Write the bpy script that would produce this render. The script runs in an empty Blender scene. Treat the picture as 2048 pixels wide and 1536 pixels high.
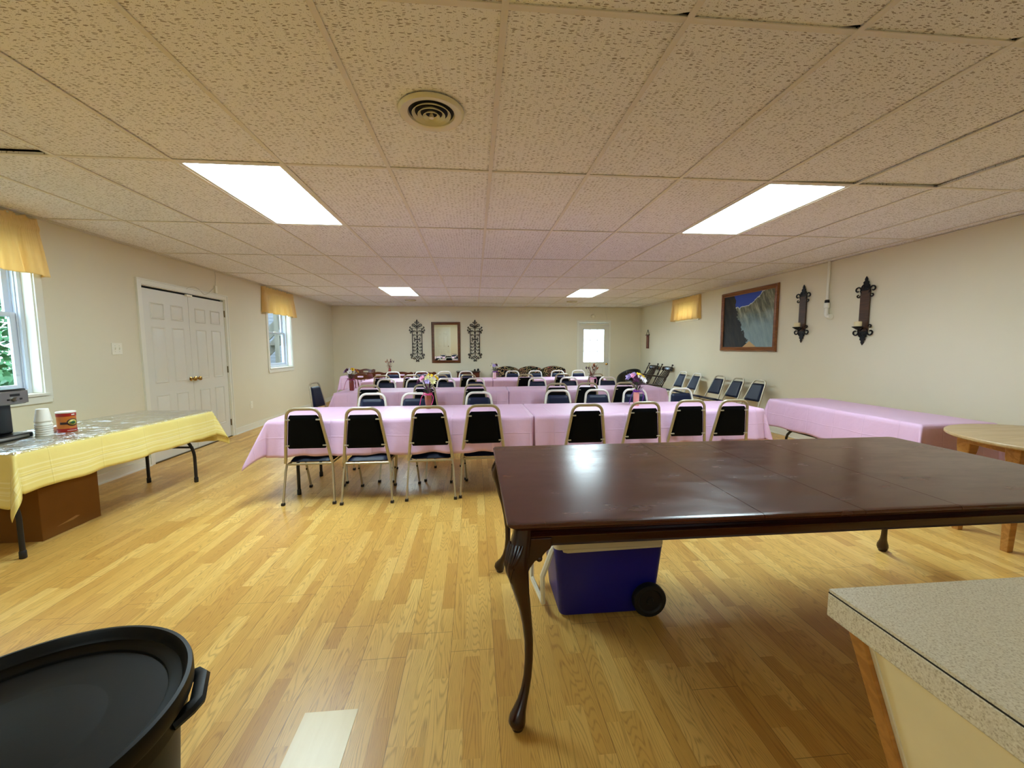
import bpy, math, random
from mathutils import Vector, Matrix, Euler
random.seed(7)
PI = math.pi
sc = bpy.context.scene
COL = sc.collection

# ------------------------------------------------------------------ camera, world, exposure
def setup_camera():
    yaw, pit, rol = .0914, .0884, -.0031
    F = Vector((math.sin(yaw)*math.cos(pit), math.cos(yaw)*math.cos(pit), -math.sin(pit)))
    R = F.cross(Vector((0, 0, 1))).normalized()
    U = R.cross(F)
    c, s = math.cos(rol), math.sin(rol)
    R, U = c*R + s*U, -s*R + c*U
    cd = bpy.data.cameras.new('camera')
    cd.sensor_width = 36
    cd.lens = 811.7*36/2048
    cd.clip_start = .03
    cd.clip_end = 200
    o = bpy.data.objects.new('camera', cd)
    COL.objects.link(o)
    m = Matrix((( R.x, U.x, -F.x, 0), (R.y, U.y, -F.y, 0), (R.z, U.z, -F.z, 1.29), (0, 0, 0, 1)))
    o.matrix_world = m
    sc.camera = o
setup_camera()
sc.view_settings.view_transform = 'Standard'
sc.view_settings.look = 'None'
sc.view_settings.gamma = 1
sc.view_settings.use_curve_mapping = False
sc.view_settings.exposure = 0.0
LIGHT_RGB = (222, 247, 255)   # cool white tubes
LIGHT_POWER = 31.0        # emission strength of the fluorescent diffusers
BACK_LIGHT = 13.0          # the pair behind the camera
w = bpy.data.worlds.new('world')
sc.world = w
w.use_nodes = True
bg = w.node_tree.nodes['Background']
bg.inputs[0].default_value = (.62, .82, 1.0, 1)
bg.inputs[1].default_value = 13.0
sun = bpy.data.lights.new('sun', 'SUN')
sun.energy = 3.0
sun.angle = math.radians(1)
sun.color = (1, .95, .86)
so = bpy.data.objects.new('sun', sun)
so.rotation_euler = (math.radians(8), math.radians(48), 0)
COL.objects.link(so)
sc.cycles.max_bounces = 10
sc.cycles.diffuse_bounces = 6
sc.cycles.glossy_bounces = 4
sc.cycles.transmission_bounces = 6
sc.cycles.transparent_max_bounces = 8
sc.cycles.sample_clamp_indirect = 6
sc.cycles.use_denoising = True
sc.cycles.caustics_reflective = False
sc.cycles.caustics_refractive = False

# ------------------------------------------------------------------ materials
def lin(c):
    r = []
    for v in c[:3]:
        v = v/255.0
        r.append(v/12.92 if v <= .04045 else ((v+.055)/1.055)**2.4)
    return (r[0], r[1], r[2], 1)

class NT:
    def __init__(s, name):
        s.m = bpy.data.materials.new(name)
        s.m.use_nodes = True
        s.t = s.m.node_tree
        s.b = s.t.nodes['Principled BSDF']
        s.out = s.t.nodes['Material Output']
    def n(s, typ, ins=None, **props):
        nd = s.t.nodes.new(typ)
        for k, v in props.items():
            setattr(nd, k, v)
        for k, v in (ins or {}).items():
            s.put(nd.inputs[k], v)
        return nd
    def put(s, sock, v):
        if hasattr(v, 'is_output'):
            s.t.links.new(v, sock)
        elif hasattr(v, 'outputs'):
            s.t.links.new(v.outputs[0], sock)
        else:
            sock.default_value = v
    def math(s, op, a, b=0.0, c=None):
        nd = s.t.nodes.new('ShaderNodeMath')
        nd.operation = op
        s.put(nd.inputs[0], a)
        s.put(nd.inputs[1], b)
        if c is not None:
            s.put(nd.inputs[2], c)
        return nd.outputs[0]
    def mix(s, f, a, b, blend='MIX'):
        nd = s.t.nodes.new('ShaderNodeMix')
        nd.data_type = 'RGBA'
        nd.blend_type = blend
        s.put(nd.inputs[0], f)
        s.put(nd.inputs[6], a)
        s.put(nd.inputs[7], b)
        return nd.outputs[2]
    def obj(s):
        return s.n('ShaderNodeTexCoord').outputs['Object']
    def xyz(s, v):
        nd = s.n('ShaderNodeSeparateXYZ', {0: v})
        return nd.outputs[0], nd.outputs[1], nd.outputs[2]
    def vec(s, x, y, z=0.0):
        return s.n('ShaderNodeCombineXYZ', {0: x, 1: y, 2: z}).outputs[0]
    def scale(s, v, sc_):
        return s.n('ShaderNodeMapping', {0: v, 3: sc_}).outputs[0]
    def noise(s, v, scale, detail=3, rough=.5, dist=0.0):
        return s.n('ShaderNodeTexNoise', {'Vector': v, 'Scale': scale, 'Detail': detail, 'Roughness': rough, 'Distortion': dist}).outputs[0]
    def ramp(s, f, stops):
        nd = s.n('ShaderNodeValToRGB', {0: f})
        cr = nd.color_ramp
        while len(cr.elements) < len(stops):
            cr.elements.new(.5)
        for e, (p, c) in zip(cr.elements, stops):
            e.position = p
            e.color = c
        return nd.outputs[0]
    def bump(s, h, strength=.3, dist=.002):
        nd = s.n('ShaderNodeBump', {'Height': h, 'Strength': strength, 'Distance': dist})
        s.t.links.new(nd.outputs[0], s.b.inputs['Normal'])
    def set(s, **k):
        names = {'color': 'Base Color', 'rough': 'Roughness', 'metal': 'Metallic', 'spec': 'Specular IOR Level', 'coat': 'Coat Weight', 'coatr': 'Coat Roughness', 'sheen': 'Sheen Weight', 'trans': 'Transmission Weight', 'alpha': 'Alpha'}
        for kk, v in k.items():
            s.put(s.b.inputs[names[kk]], v)
        return s

def simple(name, c, rough=.5, metal=0.0, spec=.5, coat=0.0, var=0.06, nscale=8.0, bump=0.0, bscale=60.0):
    """plain colour with a slight procedural variation and optional fine bump"""
    t = NT(name)
    col = lin(c)
    o = t.obj()
    nz = t.noise(o, nscale, 3)
    dark = tuple(v*(1-var*2) for v in col[:3]) + (1,)
    lite = tuple(min(1, v*(1+var*.8)) for v in col[:3]) + (1,)
    t.set(color=t.mix(nz, dark, lite), rough=rough, metal=metal, spec=spec, coat=coat)
    if bump:
        t.bump(t.noise(o, bscale, 3), bump, .001)
    return t.m

def emit(name, c, strength):
    t = NT(name)
    t.set(color=(.8, .8, .8, 1))
    t.put(t.b.inputs['Emission Color'], lin(c))
    t.put(t.b.inputs['Emission Strength'], strength)
    return t.m

M = {}
def build_materials():
    # laminate floor: three-strip oak boards running away from the camera
    t = NT('oak_laminate')
    x, y, z = t.xyz(t.obj())
    SW = .0613
    sx = t.math('DIVIDE', t.math('ADD', x, 6.0 + .000), SW)
    si = t.math('FLOOR', sx)
    bi = t.math('FLOOR', t.math('DIVIDE', sx, 3.0))
    r_off = t.n('ShaderNodeTexWhiteNoise', {'W': si}, noise_dimensions='1D').outputs[0]
    sy = t.math('ADD', t.math('DIVIDE', y, .43), t.math('MULTIPLY', r_off, 9.0))
    yi = t.math('FLOOR', sy)
    wn = t.n('ShaderNodeTexWhiteNoise', {'Vector': t.vec(si, yi, 0.0)}, noise_dimensions='3D')
    r1 = wn.outputs[0]
    base = t.ramp(r1, [(0.0, lin((208, 158, 78))), (.30, lin((223, 176, 90))), (.65, lin((234, 190, 102))), (1.0, lin((246, 208, 122)))])
    gv = t.vec(t.math('ADD', t.math('MULTIPLY', x, 11.0), t.math('MULTIPLY', r1, 40.0)), t.math('ADD', t.math('MULTIPLY', y, 1.0), t.math('MULTIPLY', r1, 17.0)), 0.0)
    n1 = t.noise(gv, 1.0, 1.5, .4)
    rings = t.math('SINE', t.math('MULTIPLY', n1, 230.0))
    rings = t.math('POWER', t.math('MULTIPLY', t.math('ADD', rings, 1.0), .5), 4.0)
    pore = t.noise(t.vec(t.math('MULTIPLY', x, 420.0), t.math('MULTIPLY', y, 14.0), 0.0), 1.0, 2)
    pore = t.ramp(pore, [(.45, (0, 0, 0, 1)), (.70, (1, 1, 1, 1))])
    cloud = t.noise(t.vec(t.math('MULTIPLY', x, 20.0), t.math('MULTIPLY', y, 2.0), r1), 1.0, 3)
    g = t.math('MULTIPLY', rings, t.math('ADD', .30, t.math('MULTIPLY', pore, .25)))
    g = t.math('ADD', g, t.math('MULTIPLY', pore, .16))
    col = t.mix(g, base, lin((150, 100, 42)))
    col = t.mix(t.math('MULTIPLY', cloud, .22), col, lin((196, 146, 74)))
    fb = t.math('FRACT', t.math('DIVIDE', sx, 3.0))
    e1 = t.math('MINIMUM', fb, t.math('SUBTRACT', 1.0, fb))
    rb = t.n('ShaderNodeTexWhiteNoise', {'W': bi}, noise_dimensions='1D').outputs[0]
    fy = t.math('FRACT', t.math('ADD', t.math('DIVIDE', y, 1.21), rb))
    e2 = t.math('MINIMUM', fy, t.math('SUBTRACT', 1.0, fy))
    s1 = t.math('LESS_THAN', e1, .006)
    s2 = t.math('LESS_THAN', e2, .0010)
    seam = t.math('MAXIMUM', s1, s2)
    fs = t.math('FRACT', sx)
    s3 = t.math('LESS_THAN', t.math('MINIMUM', fs, t.math('SUBTRACT', 1.0, fs)), .012)
    col = t.mix(t.math('MULTIPLY', s3, .22), col, lin((140, 92, 44)))
    col = t.mix(t.math('MULTIPLY', seam, .55), col, lin((96, 60, 28)))
    t.set(color=col, rough=t.math('ADD', .30, t.math('MULTIPLY', pore, .10)), spec=.42)
    t.bump(t.math('SUBTRACT', t.math('MULTIPLY', pore, -.3), seam), .10, .0006)
    M['floor'] = t.m
    # fissured mineral ceiling tile
    t = NT('fissured_tile')
    o = t.obj()
    warp = t.n('ShaderNodeTexNoise', {'Vector': o, 'Scale': 16.0, 'Detail': 2.0}).outputs[1]
    wv = t.n('ShaderNodeVectorMath', {0: o, 1: t.n('ShaderNodeVectorMath', {0: warp, 1: (.028, .028, 0)}, operation='MULTIPLY').outputs[0]}, operation='ADD').outputs[0]
    vor = t.n('ShaderNodeTexVoronoi', {'Vector': t.scale(wv, (36, 150, 1)), 'Scale': 1.0, 'Randomness': 1.0}, voronoi_dimensions='2D')
    rnd = t.xyz(vor.outputs['Color'])[0]
    thr = t.math('MULTIPLY', t.math('MAXIMUM', t.math('SUBTRACT', rnd, .25), 0.0), .48)
    fis = t.math('LESS_THAN', vor.outputs['Distance'], thr)
    vor2 = t.n('ShaderNodeTexVoronoi', {'Vector': t.scale(o, (110, 110, 1)), 'Scale': 1.0}, voronoi_dimensions='2D')
    rnd2 = t.xyz(vor2.outputs['Color'])[0]
    pin = t.math('LESS_THAN', vor2.outputs['Distance'], t.math('MULTIPLY', rnd2, .16))
    pit = t.math('MAXIMUM', fis, pin)
    soft = t.noise(o, 1.3, 3)
    basec = t.mix(soft, lin((238, 236, 238)), lin((246, 244, 246)))
    t.set(color=t.mix(t.math('MULTIPLY', pit, .72), basec, lin((112, 92, 66))), rough=.92, spec=.15)
    t.bump(t.math('SUBTRACT', t.math('MULTIPLY', t.noise(o, 220.0, 2), .25), pit), .35, .002)
    M['tile'] = t.m
    M['tbar'] = simple('grid_paint', (226, 218, 204), .38, spec=.5, var=.02)
    M['plenum'] = simple('plenum_gap_shade', (26, 20, 14), .9)  # dark tone doubles as painted shade behind the double doors
    # painted walls
    t = NT('cream_wall')
    o = t.obj()
    t.set(color=t.mix(t.noise(o, 1.1, 4), lin((220, 212, 186)), lin((229, 222, 199))), rough=.62, spec=.35)
    t.bump(t.noise(o, 140.0, 3), .12, .001)
    M['wall'] = t.m
    M['trim'] = simple('white_trim', (232, 230, 216), .35, var=.015)
    M['doorw'] = simple('white_door', (224, 222, 210), .38, var=.015)
    M['vinyl'] = simple('window_vinyl', (206, 212, 222), .3, var=.01)
    t = NT('window_glass')
    t.set(color=(1, 1, 1, 1), rough=0.0)
    mixs = t.n('ShaderNodeMixShader', {0: t.math('ADD', .04, 0.0)})
    tr = t.n('ShaderNodeBsdfTransparent', {0: (.96, .98, .98, 1)})
    gl = t.n('ShaderNodeBsdfGlossy', {'Roughness': .02})
    t.t.links.new(tr.outputs[0], mixs.inputs[1])
    t.t.links.new(gl.outputs[0], mixs.inputs[2])
    t.t.links.new(mixs.outputs[0], t.out.inputs[0])
    M['glass'] = t.m
    t = NT('frosted_glass')
    d = t.n('ShaderNodeBsdfTranslucent', {0: (.9, .95, 1, 1)})
    mixs = t.n('ShaderNodeMixShader', {0: .12})
    tr = t.n('ShaderNodeBsdfTransparent', {0: (.96, .98, .98, 1)})
    t.t.links.new(tr.outputs[0], mixs.inputs[1])
    t.t.links.new(d.outputs[0], mixs.inputs[2])
    t.t.links.new(mixs.outputs[0], t.out.inputs[0])
    M['frost'] = t.m
    M['brass'] = simple('brass', (190, 150, 80), .22, 1.0, var=.04)
    M['steel'] = simple('brushed_steel', (150, 150, 146), .32, 1.0, var=.04)
    M['hinge'] = simple('aged_brass', (110, 92, 56), .35, .9, var=.08)
    M['diff'] = emit('light_diffuser', LIGHT_RGB, LIGHT_POWER)
    M['diffb'] = emit('light_diffuser_back', LIGHT_RGB, BACK_LIGHT)
    # tablecloths
    for nm, c, rg in (('pink', (224, 184, 214), .42), ('yellow', (240, 222, 132), .5)):
        t = NT(nm + '_cloth')
        uv = t.n('ShaderNodeUVMap').outputs[0]
        u, v, _ = t.xyz(uv)
        hem = t.n('ShaderNodeAttribute', attribute_name='hem').outputs['Fac']
        fu = t.math('ABSOLUTE', t.math('SUBTRACT', t.math('FRACT', t.math('DIVIDE', u, .34)), .5))
        fv = t.math('ABSOLUTE', t.math('SUBTRACT', t.math('FRACT', t.math('DIVIDE', v, .30)), .5))
        crease = t.math('MAXIMUM', t.math('SUBTRACT', 1.0, t.math('MULTIPLY', fu, 60.0)), t.math('SUBTRACT', 1.0, t.math('MULTIPLY', fv, 60.0)))
        crease = t.math('MAXIMUM', crease, 0.0)
        nz = t.noise(uv, 5.0, 4, .6, .4)
        bc = lin(c)
        col = t.mix(nz, tuple(q*.93 for q in bc[:3])+(1,), bc)
        if nm == 'yellow':
            band = None
            for p0, wd in ((.052, .010), (.078, .006), (.094, .016), (.122, .006), (.150, .010)):
                bnd = t.math('LESS_THAN', t.math('ABSOLUTE', t.math('SUBTRACT', hem, p0)), wd/2)
                band = bnd if band is None else t.math('MAXIMUM', band, bnd)
            col = t.mix(t.math('MULTIPLY', band, .5), col, lin((250, 240, 182)))
            weave = t.math('MULTIPLY', t.math('ADD', t.math('SINE', t.math('MULTIPLY', u, 900.0)), t.math('SINE', t.math('MULTIPLY', v, 900.0))), .15)
            t.set(coat=.55, coatr=.16)
            h = t.math('ADD', t.math('MULTIPLY', nz, 1.2), crease)
        else:
            h = t.math('ADD', t.math('MULTIPLY', nz, 3.2), t.math('MULTIPLY', crease, 1.4))
        t.set(color=col, rough=rg, spec=.45)
        t.bump(h, .30, .006)
        M[nm] = t.m
    # clear vinyl sheet over the yellow cloth
    t = NT('clear_vinyl')
    g1 = t.n('ShaderNodeBsdfGlossy', {'Roughness': .22, 'Color': (.95, .97, 1, 1)})
    bp = t.n('ShaderNodeBump', {'Height': t.noise(t.scale(t.obj(), (5, 3, 1)), 2.2, 4, .6, 1.2), 'Strength': 1.0, 'Distance': .06})
    t.t.links.new(bp.outputs[0], g1.inputs['Normal'])
    lw = t.n('ShaderNodeLayerWeight', {'Blend': .42})
    tr = t.n('ShaderNodeBsdfTransparent')
    mx = t.n('ShaderNodeMixShader', {0: t.math('ADD', .38, t.math('MULTIPLY', lw.outputs[1], .55))})
    t.t.links.new(tr.outputs[0], mx.inputs[1])
    t.t.links.new(g1.outputs[0], mx.inputs[2])
    t.t.links.new(mx.outputs[0], t.out.inputs[0])
    M['clearvinyl'] = t.m
    # chairs
    M['frame'] = simple('champagne_frame', (180, 168, 142), .30, .25, .6, var=.03)
    M['litframe'] = simple('champagne_frame_lit', (232, 228, 218), .26, .25, .6, var=.03)  # same champagne frame painted near-white, as if lit, for far chairs
    M['navy'] = simple('navy_vinyl', (8, 19, 48), .45, spec=.3, var=.08, bump=.25, bscale=240)
    M['black'] = simple('black_fabric', (3, 4, 7), .9, spec=.15, var=.1, bump=.3, bscale=300)
    M['rubber'] = simple('dark_rubber', (34, 24, 22), .6)
    M['clip'] = simple('clip_metal', (190, 186, 172), .35, .4)
    M['legblack'] = simple('charcoal_steel', (34, 32, 34), .42, .2, .5, var=.05)
    M['plastic'] = simple('table_plastic', (200, 196, 186), .5)
    # mahogany dining table
    def wood(name, c1, c2, c3, rough, coat, sx_=(1.4, 16, 16), ring=26.0, worn=0.0):
        t = NT(name)
        o = t.obj()
        n1 = t.noise(t.scale(o, sx_), 1.0, 3, .55, .6)
        rg = t.math('MULTIPLY', t.math('ADD', t.math('SINE', t.math('MULTIPLY', n1, ring)), 1.0), .5)
        fine = t.noise(t.scale(o, (sx_[0]*6, sx_[1]*9, sx_[2]*9)), 1.0, 3)
        col = t.mix(rg, lin(c1), lin(c2))
        col = t.mix(t.math('MULTIPLY', fine, .5), col, lin(c3))
        r = rough
        if worn:
            wn_ = t.noise(t.scale(o, (3, 8, 3)), 1.0, 5, .7)
            scr = t.noise(t.scale(o, (60, 3, 3)), 1.0, 4, .7, .5)
            r = t.math('ADD', rough, t.math('MULTIPLY', t.math('MAXIMUM', t.math('SUBTRACT', wn_, .42), 0.0), worn))
            sc2 = t.ramp(scr, [(.66, (0, 0, 0, 1)), (.74, (1, 1, 1, 1))])
            col = t.mix(t.math('MULTIPLY', sc2, .18), col, lin((150, 110, 84)))
            t.bump(t.math('ADD', wn_, t.math('MULTIPLY', scr, .4)), .02, .002)
        t.set(color=col, rough=r, coat=coat, coatr=.12, spec=.5)
        return t.m
    M['mahog'] = wood('mahogany', (56, 16, 9), (40, 10, 6), (28, 7, 5), .27, .1)
    M['mahogtop'] = wood('mahogany_top', (86, 42, 24), (72, 33, 18), (54, 24, 14), .20, .0, worn=.35)
    M['chairwood'] = wood('maple_stain', (112, 52, 26), (88, 38, 20), (64, 26, 14), .3, .3)
    M['darkwood'] = wood('dark_stain', (48, 26, 18), (34, 18, 12), (22, 12, 9), .28, .3)
    M['frameoak'] = wood('picture_frame_wood', (150, 92, 46), (126, 72, 34), (98, 54, 24), .35, .2)
    M['mirrorwood'] = wood('mirror_frame_wood', (120, 68, 30), (92, 50, 22), (70, 38, 18), .3, .2)
    M['plank'] = wood('sconce_plank', (84, 52, 28), (64, 38, 20), (48, 28, 14), .5, .0)
    M['oak'] = wood('golden_oak', (196, 140, 70), (170, 116, 52), (140, 92, 40), .4, .1)
    M['ovaltop'] = wood('worn_table_top', (196, 168, 124), (182, 152, 108), (168, 138, 96), .38, .1, worn=.3)
    M['iron'] = simple('wrought_iron', (24, 18, 20), .45, .5)
    M['candle'] = simple('candle_wax', (236, 220, 176), .5)
    M['cord'] = simple('white_cord', (214, 208, 192), .5)
    M['brownbox'] = simple('cardboard', (128, 86, 38), .85, spec=.2, bump=.2, bscale=90)
    M['tape'] = simple('packing_tape', (166, 122, 64), .3)
    M['blue'] = simple('blue_cooler_plastic', (8, 12, 128), .40, spec=.5, var=.05, bump=.12, bscale=300)
    M['coolwhite'] = simple('cooler_white_plastic', (226, 220, 196), .4)
    M['wheel'] = simple('black_wheel', (10, 10, 11), .6)
    M['bin'] = simple('black_bin_plastic', (5, 5, 4), .45, spec=.22, var=.06, bump=.08, bscale=350)
    M['paper'] = simple('crumpled_paper', (222, 214, 190), .8)
    # speckled laminate counter
    t = NT('speckled_laminate')
    o = t.obj()
    n1 = t.noise(o, 420.0, 2, .6)
    n2 = t.noise(o, 110.0, 3, .6)
    c = t.ramp(n1, [(.34, lin((184, 172, 144))), (.46, lin((222, 214, 190))), (.60, lin((232, 226, 204))), (.74, lin((246, 242, 226)))])
    c = t.mix(t.math('MULTIPLY', n2, .4), c, lin((190, 176, 146)))
    t.set(color=c, rough=.42, spec=.4)
    M['counter'] = t.m
    M['seam'] = simple('black_seam', (14, 12, 10), .6)
    M['creampanel'] = simple('cream_panel', (248, 238, 196), .5, bump=.15, bscale=90)
    t = NT('valance_cloth')
    o = t.obj()
    cc = t.mix(t.noise(o, 20.0, 3), lin((246, 220, 154)), lin((252, 232, 174)))
    t.set(color=cc, rough=.7)
    tl = t.n('ShaderNodeBsdfTranslucent', {0: lin((250, 224, 166))})
    mx = t.n('ShaderNodeMixShader', {0: .45})
    t.t.links.new(t.b.outputs[0], mx.inputs[1])
    t.t.links.new(tl.outputs[0], mx.inputs[2])
    t.t.links.new(mx.outputs[0], t.out.inputs[0])
    M['valance'] = t.m
    t = NT('mirror_silver')
    t.set(color=(.93, .94, .92, 1), metal=1.0, rough=.015)
    M['mirror'] = t.m
    # floral sofa
    t = NT('floral_upholstery')
    o = t.obj()
    v1 = t.n('ShaderNodeTexVoronoi', {'Vector': o, 'Scale': 9.0})
    pet = t.math('SINE', t.math('ADD', t.math('MULTIPLY', v1.outputs['Distance'], 22.0), t.math('MULTIPLY', t.noise(o, 14.0, 2), 7.0)))
    rr = t.xyz(v1.outputs['Color'])[0]
    fl = t.ramp(rr, [(0, lin((150, 78, 70))), (.5, lin((176, 150, 104))), (1, lin((88, 96, 66)))])
    t.set(color=t.mix(t.math('GREATER_THAN', pet, .35), lin((22, 20, 20)), fl), rough=.8, spec=.2)
    M['floral'] = t.m
    M['leather'] = simple('black_leather', (12, 15, 17), .32, spec=.5, bump=.2, bscale=80)
    M['amber'] = simple('amber_vase', (132, 66, 30), .2, spec=.6, coat=.5)
    M['redvase'] = simple('red_brown_vase', (122, 36, 26), .25, coat=.5)
    M['pinkvase'] = simple('pink_vase', (236, 160, 148), .25, coat=.5)
    M['palevase'] = simple('pale_pink_vase', (236, 196, 196), .25, coat=.5)
    for k, c in dict(yel=(250, 214, 40), cream=(250, 244, 190), lav=(196, 178, 232), plum=(84, 28, 72), pinkf=(244, 180, 214), rust=(170, 92, 48), whitef=(244, 238, 240), dried=(112, 60, 40), green=(70, 110, 50), purple=(112, 40, 150), hotpink=(222, 70, 130), magenta=(150, 40, 90)).items():
        M[k] = simple('petal_' + k, c, .7, var=.12, nscale=60)
    M['cup'] = simple('foam_cup', (240, 238, 228), .6)
    M['tubred'] = simple('tub_red', (160, 24, 16), .35)
    M['tuborange'] = simple('tub_orange', (206, 120, 46), .35, var=.15, nscale=30)
    M['tubyellow'] = simple('tub_yellow', (206, 190, 76), .4)
    M['tubwhite'] = simple('tub_white', (240, 234, 224), .4)
    M['tubdark'] = simple('tub_dark', (56, 14, 14), .4)
    M['machine'] = simple('black_appliance', (14, 15, 17), .28, spec=.5)
    M['plate'] = simple('switch_plate', (238, 234, 216), .35, var=.01)
    M['ventcream'] = simple('vent_enamel', (226, 218, 184), .25, .1, .5, var=.03)
    M['ventshade'] = simple('vent_duct_shade', (14, 12, 10), .8)
    # outdoors
    M['leaf'] = simple('leaves', (48, 104, 56), .6, var=.3, nscale=3)
    M['bark'] = simple('bark', (92, 74, 58), .9, bump=.4, bscale=30)
    t = NT('lap_siding')
    z = t.xyz(t.obj())[2]
    fr = t.math('FRACT', t.math('DIVIDE', z, .115))
    t.set(color=t.mix(t.math('LESS_THAN', fr, .12), lin((92, 92, 96)), lin((52, 52, 56))), rough=.6)
    M['siding'] = t.m
    M['deckwood'] = simple('weathered_deck', (92, 86, 74), .85, var=.2, nscale=6)
    M['grass'] = simple('lawn', (52, 72, 34), .95, var=.3, nscale=3)
    # painting: a plain mountain valley
    t = NT('valley_painting')
    x, y, z = t.xyz(t.obj())
    u = t.math('DIVIDE', x, 1.18)
    v = t.math('DIVIDE', z, .86)
    n = t.noise(t.vec(t.math('MULTIPLY', u, 4.0), t.math('MULTIPLY', v, 4.0), 0.0), 1.0, 5, .6)
    nn = t.math('MULTIPLY', t.math('SUBTRACT', n, .5), .5)
    strk = t.noise(t.vec(t.math('ADD', t.math('MULTIPLY', u, 16.0), t.math('MULTIPLY', v, 5.0)), t.math('MULTIPLY', v, 3.0), 3.0), 1.0, 4, .6)
    rock = t.ramp(strk, [(.35, lin((62, 66, 52))), (.5, lin((112, 112, 88))), (.65, lin((166, 164, 138)))])
    mist = t.mix(strk, lin((96, 122, 130)), lin((160, 180, 180)))
    lowf = t.math('SUBTRACT', .62, t.math('ADD', v, nn))
    m1 = t.n('ShaderNodeMapRange', {0: lowf, 1: -.08, 2: .22}).outputs[0]
    body = t.mix(m1, rock, mist)
    # sky wedge near the top centre-left
    sk = t.math('SUBTRACT', t.math('ADD', v, t.math('MULTIPLY', nn, -.55)), t.math('ADD', .74, t.math('MULTIPLY', t.math('ABSOLUTE', t.math('SUBTRACT', u, .36)), .55)))
    body = t.mix(t.math('GREATER_THAN', sk, -.022), body, lin((196, 202, 206)))
    body = t.mix(t.math('GREATER_THAN', sk, 0.0), body, lin((42, 72, 176)))
    dk = t.math('SUBTRACT', t.math('ADD', .30, t.math('MULTIPLY', t.math('SUBTRACT', .8, v), .32)), t.math('ADD', u, t.math('MULTIPLY', nn, 1.1)))
    darkc = t.mix(t.ramp(strk, [(.4, (0,0,0,1)), (.7, (1,1,1,1))]), lin((8, 7, 8)), lin((50, 42, 34)))
    body = t.mix(t.math('GREATER_THAN', dk, 0.0), body, darkc)
    sand = t.math('SUBTRACT', .12, t.math('ADD', t.math('MULTIPLY', t.math('ABSOLUTE', t.math('SUBTRACT', u, .60)), .8), v))
    body = t.mix(t.math('GREATER_THAN', sand, 0.0), body, lin((196, 160, 110)))
    t.set(color=body, rough=.5, spec=.25)
    M['valley'] = t.m
build_materials()

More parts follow.
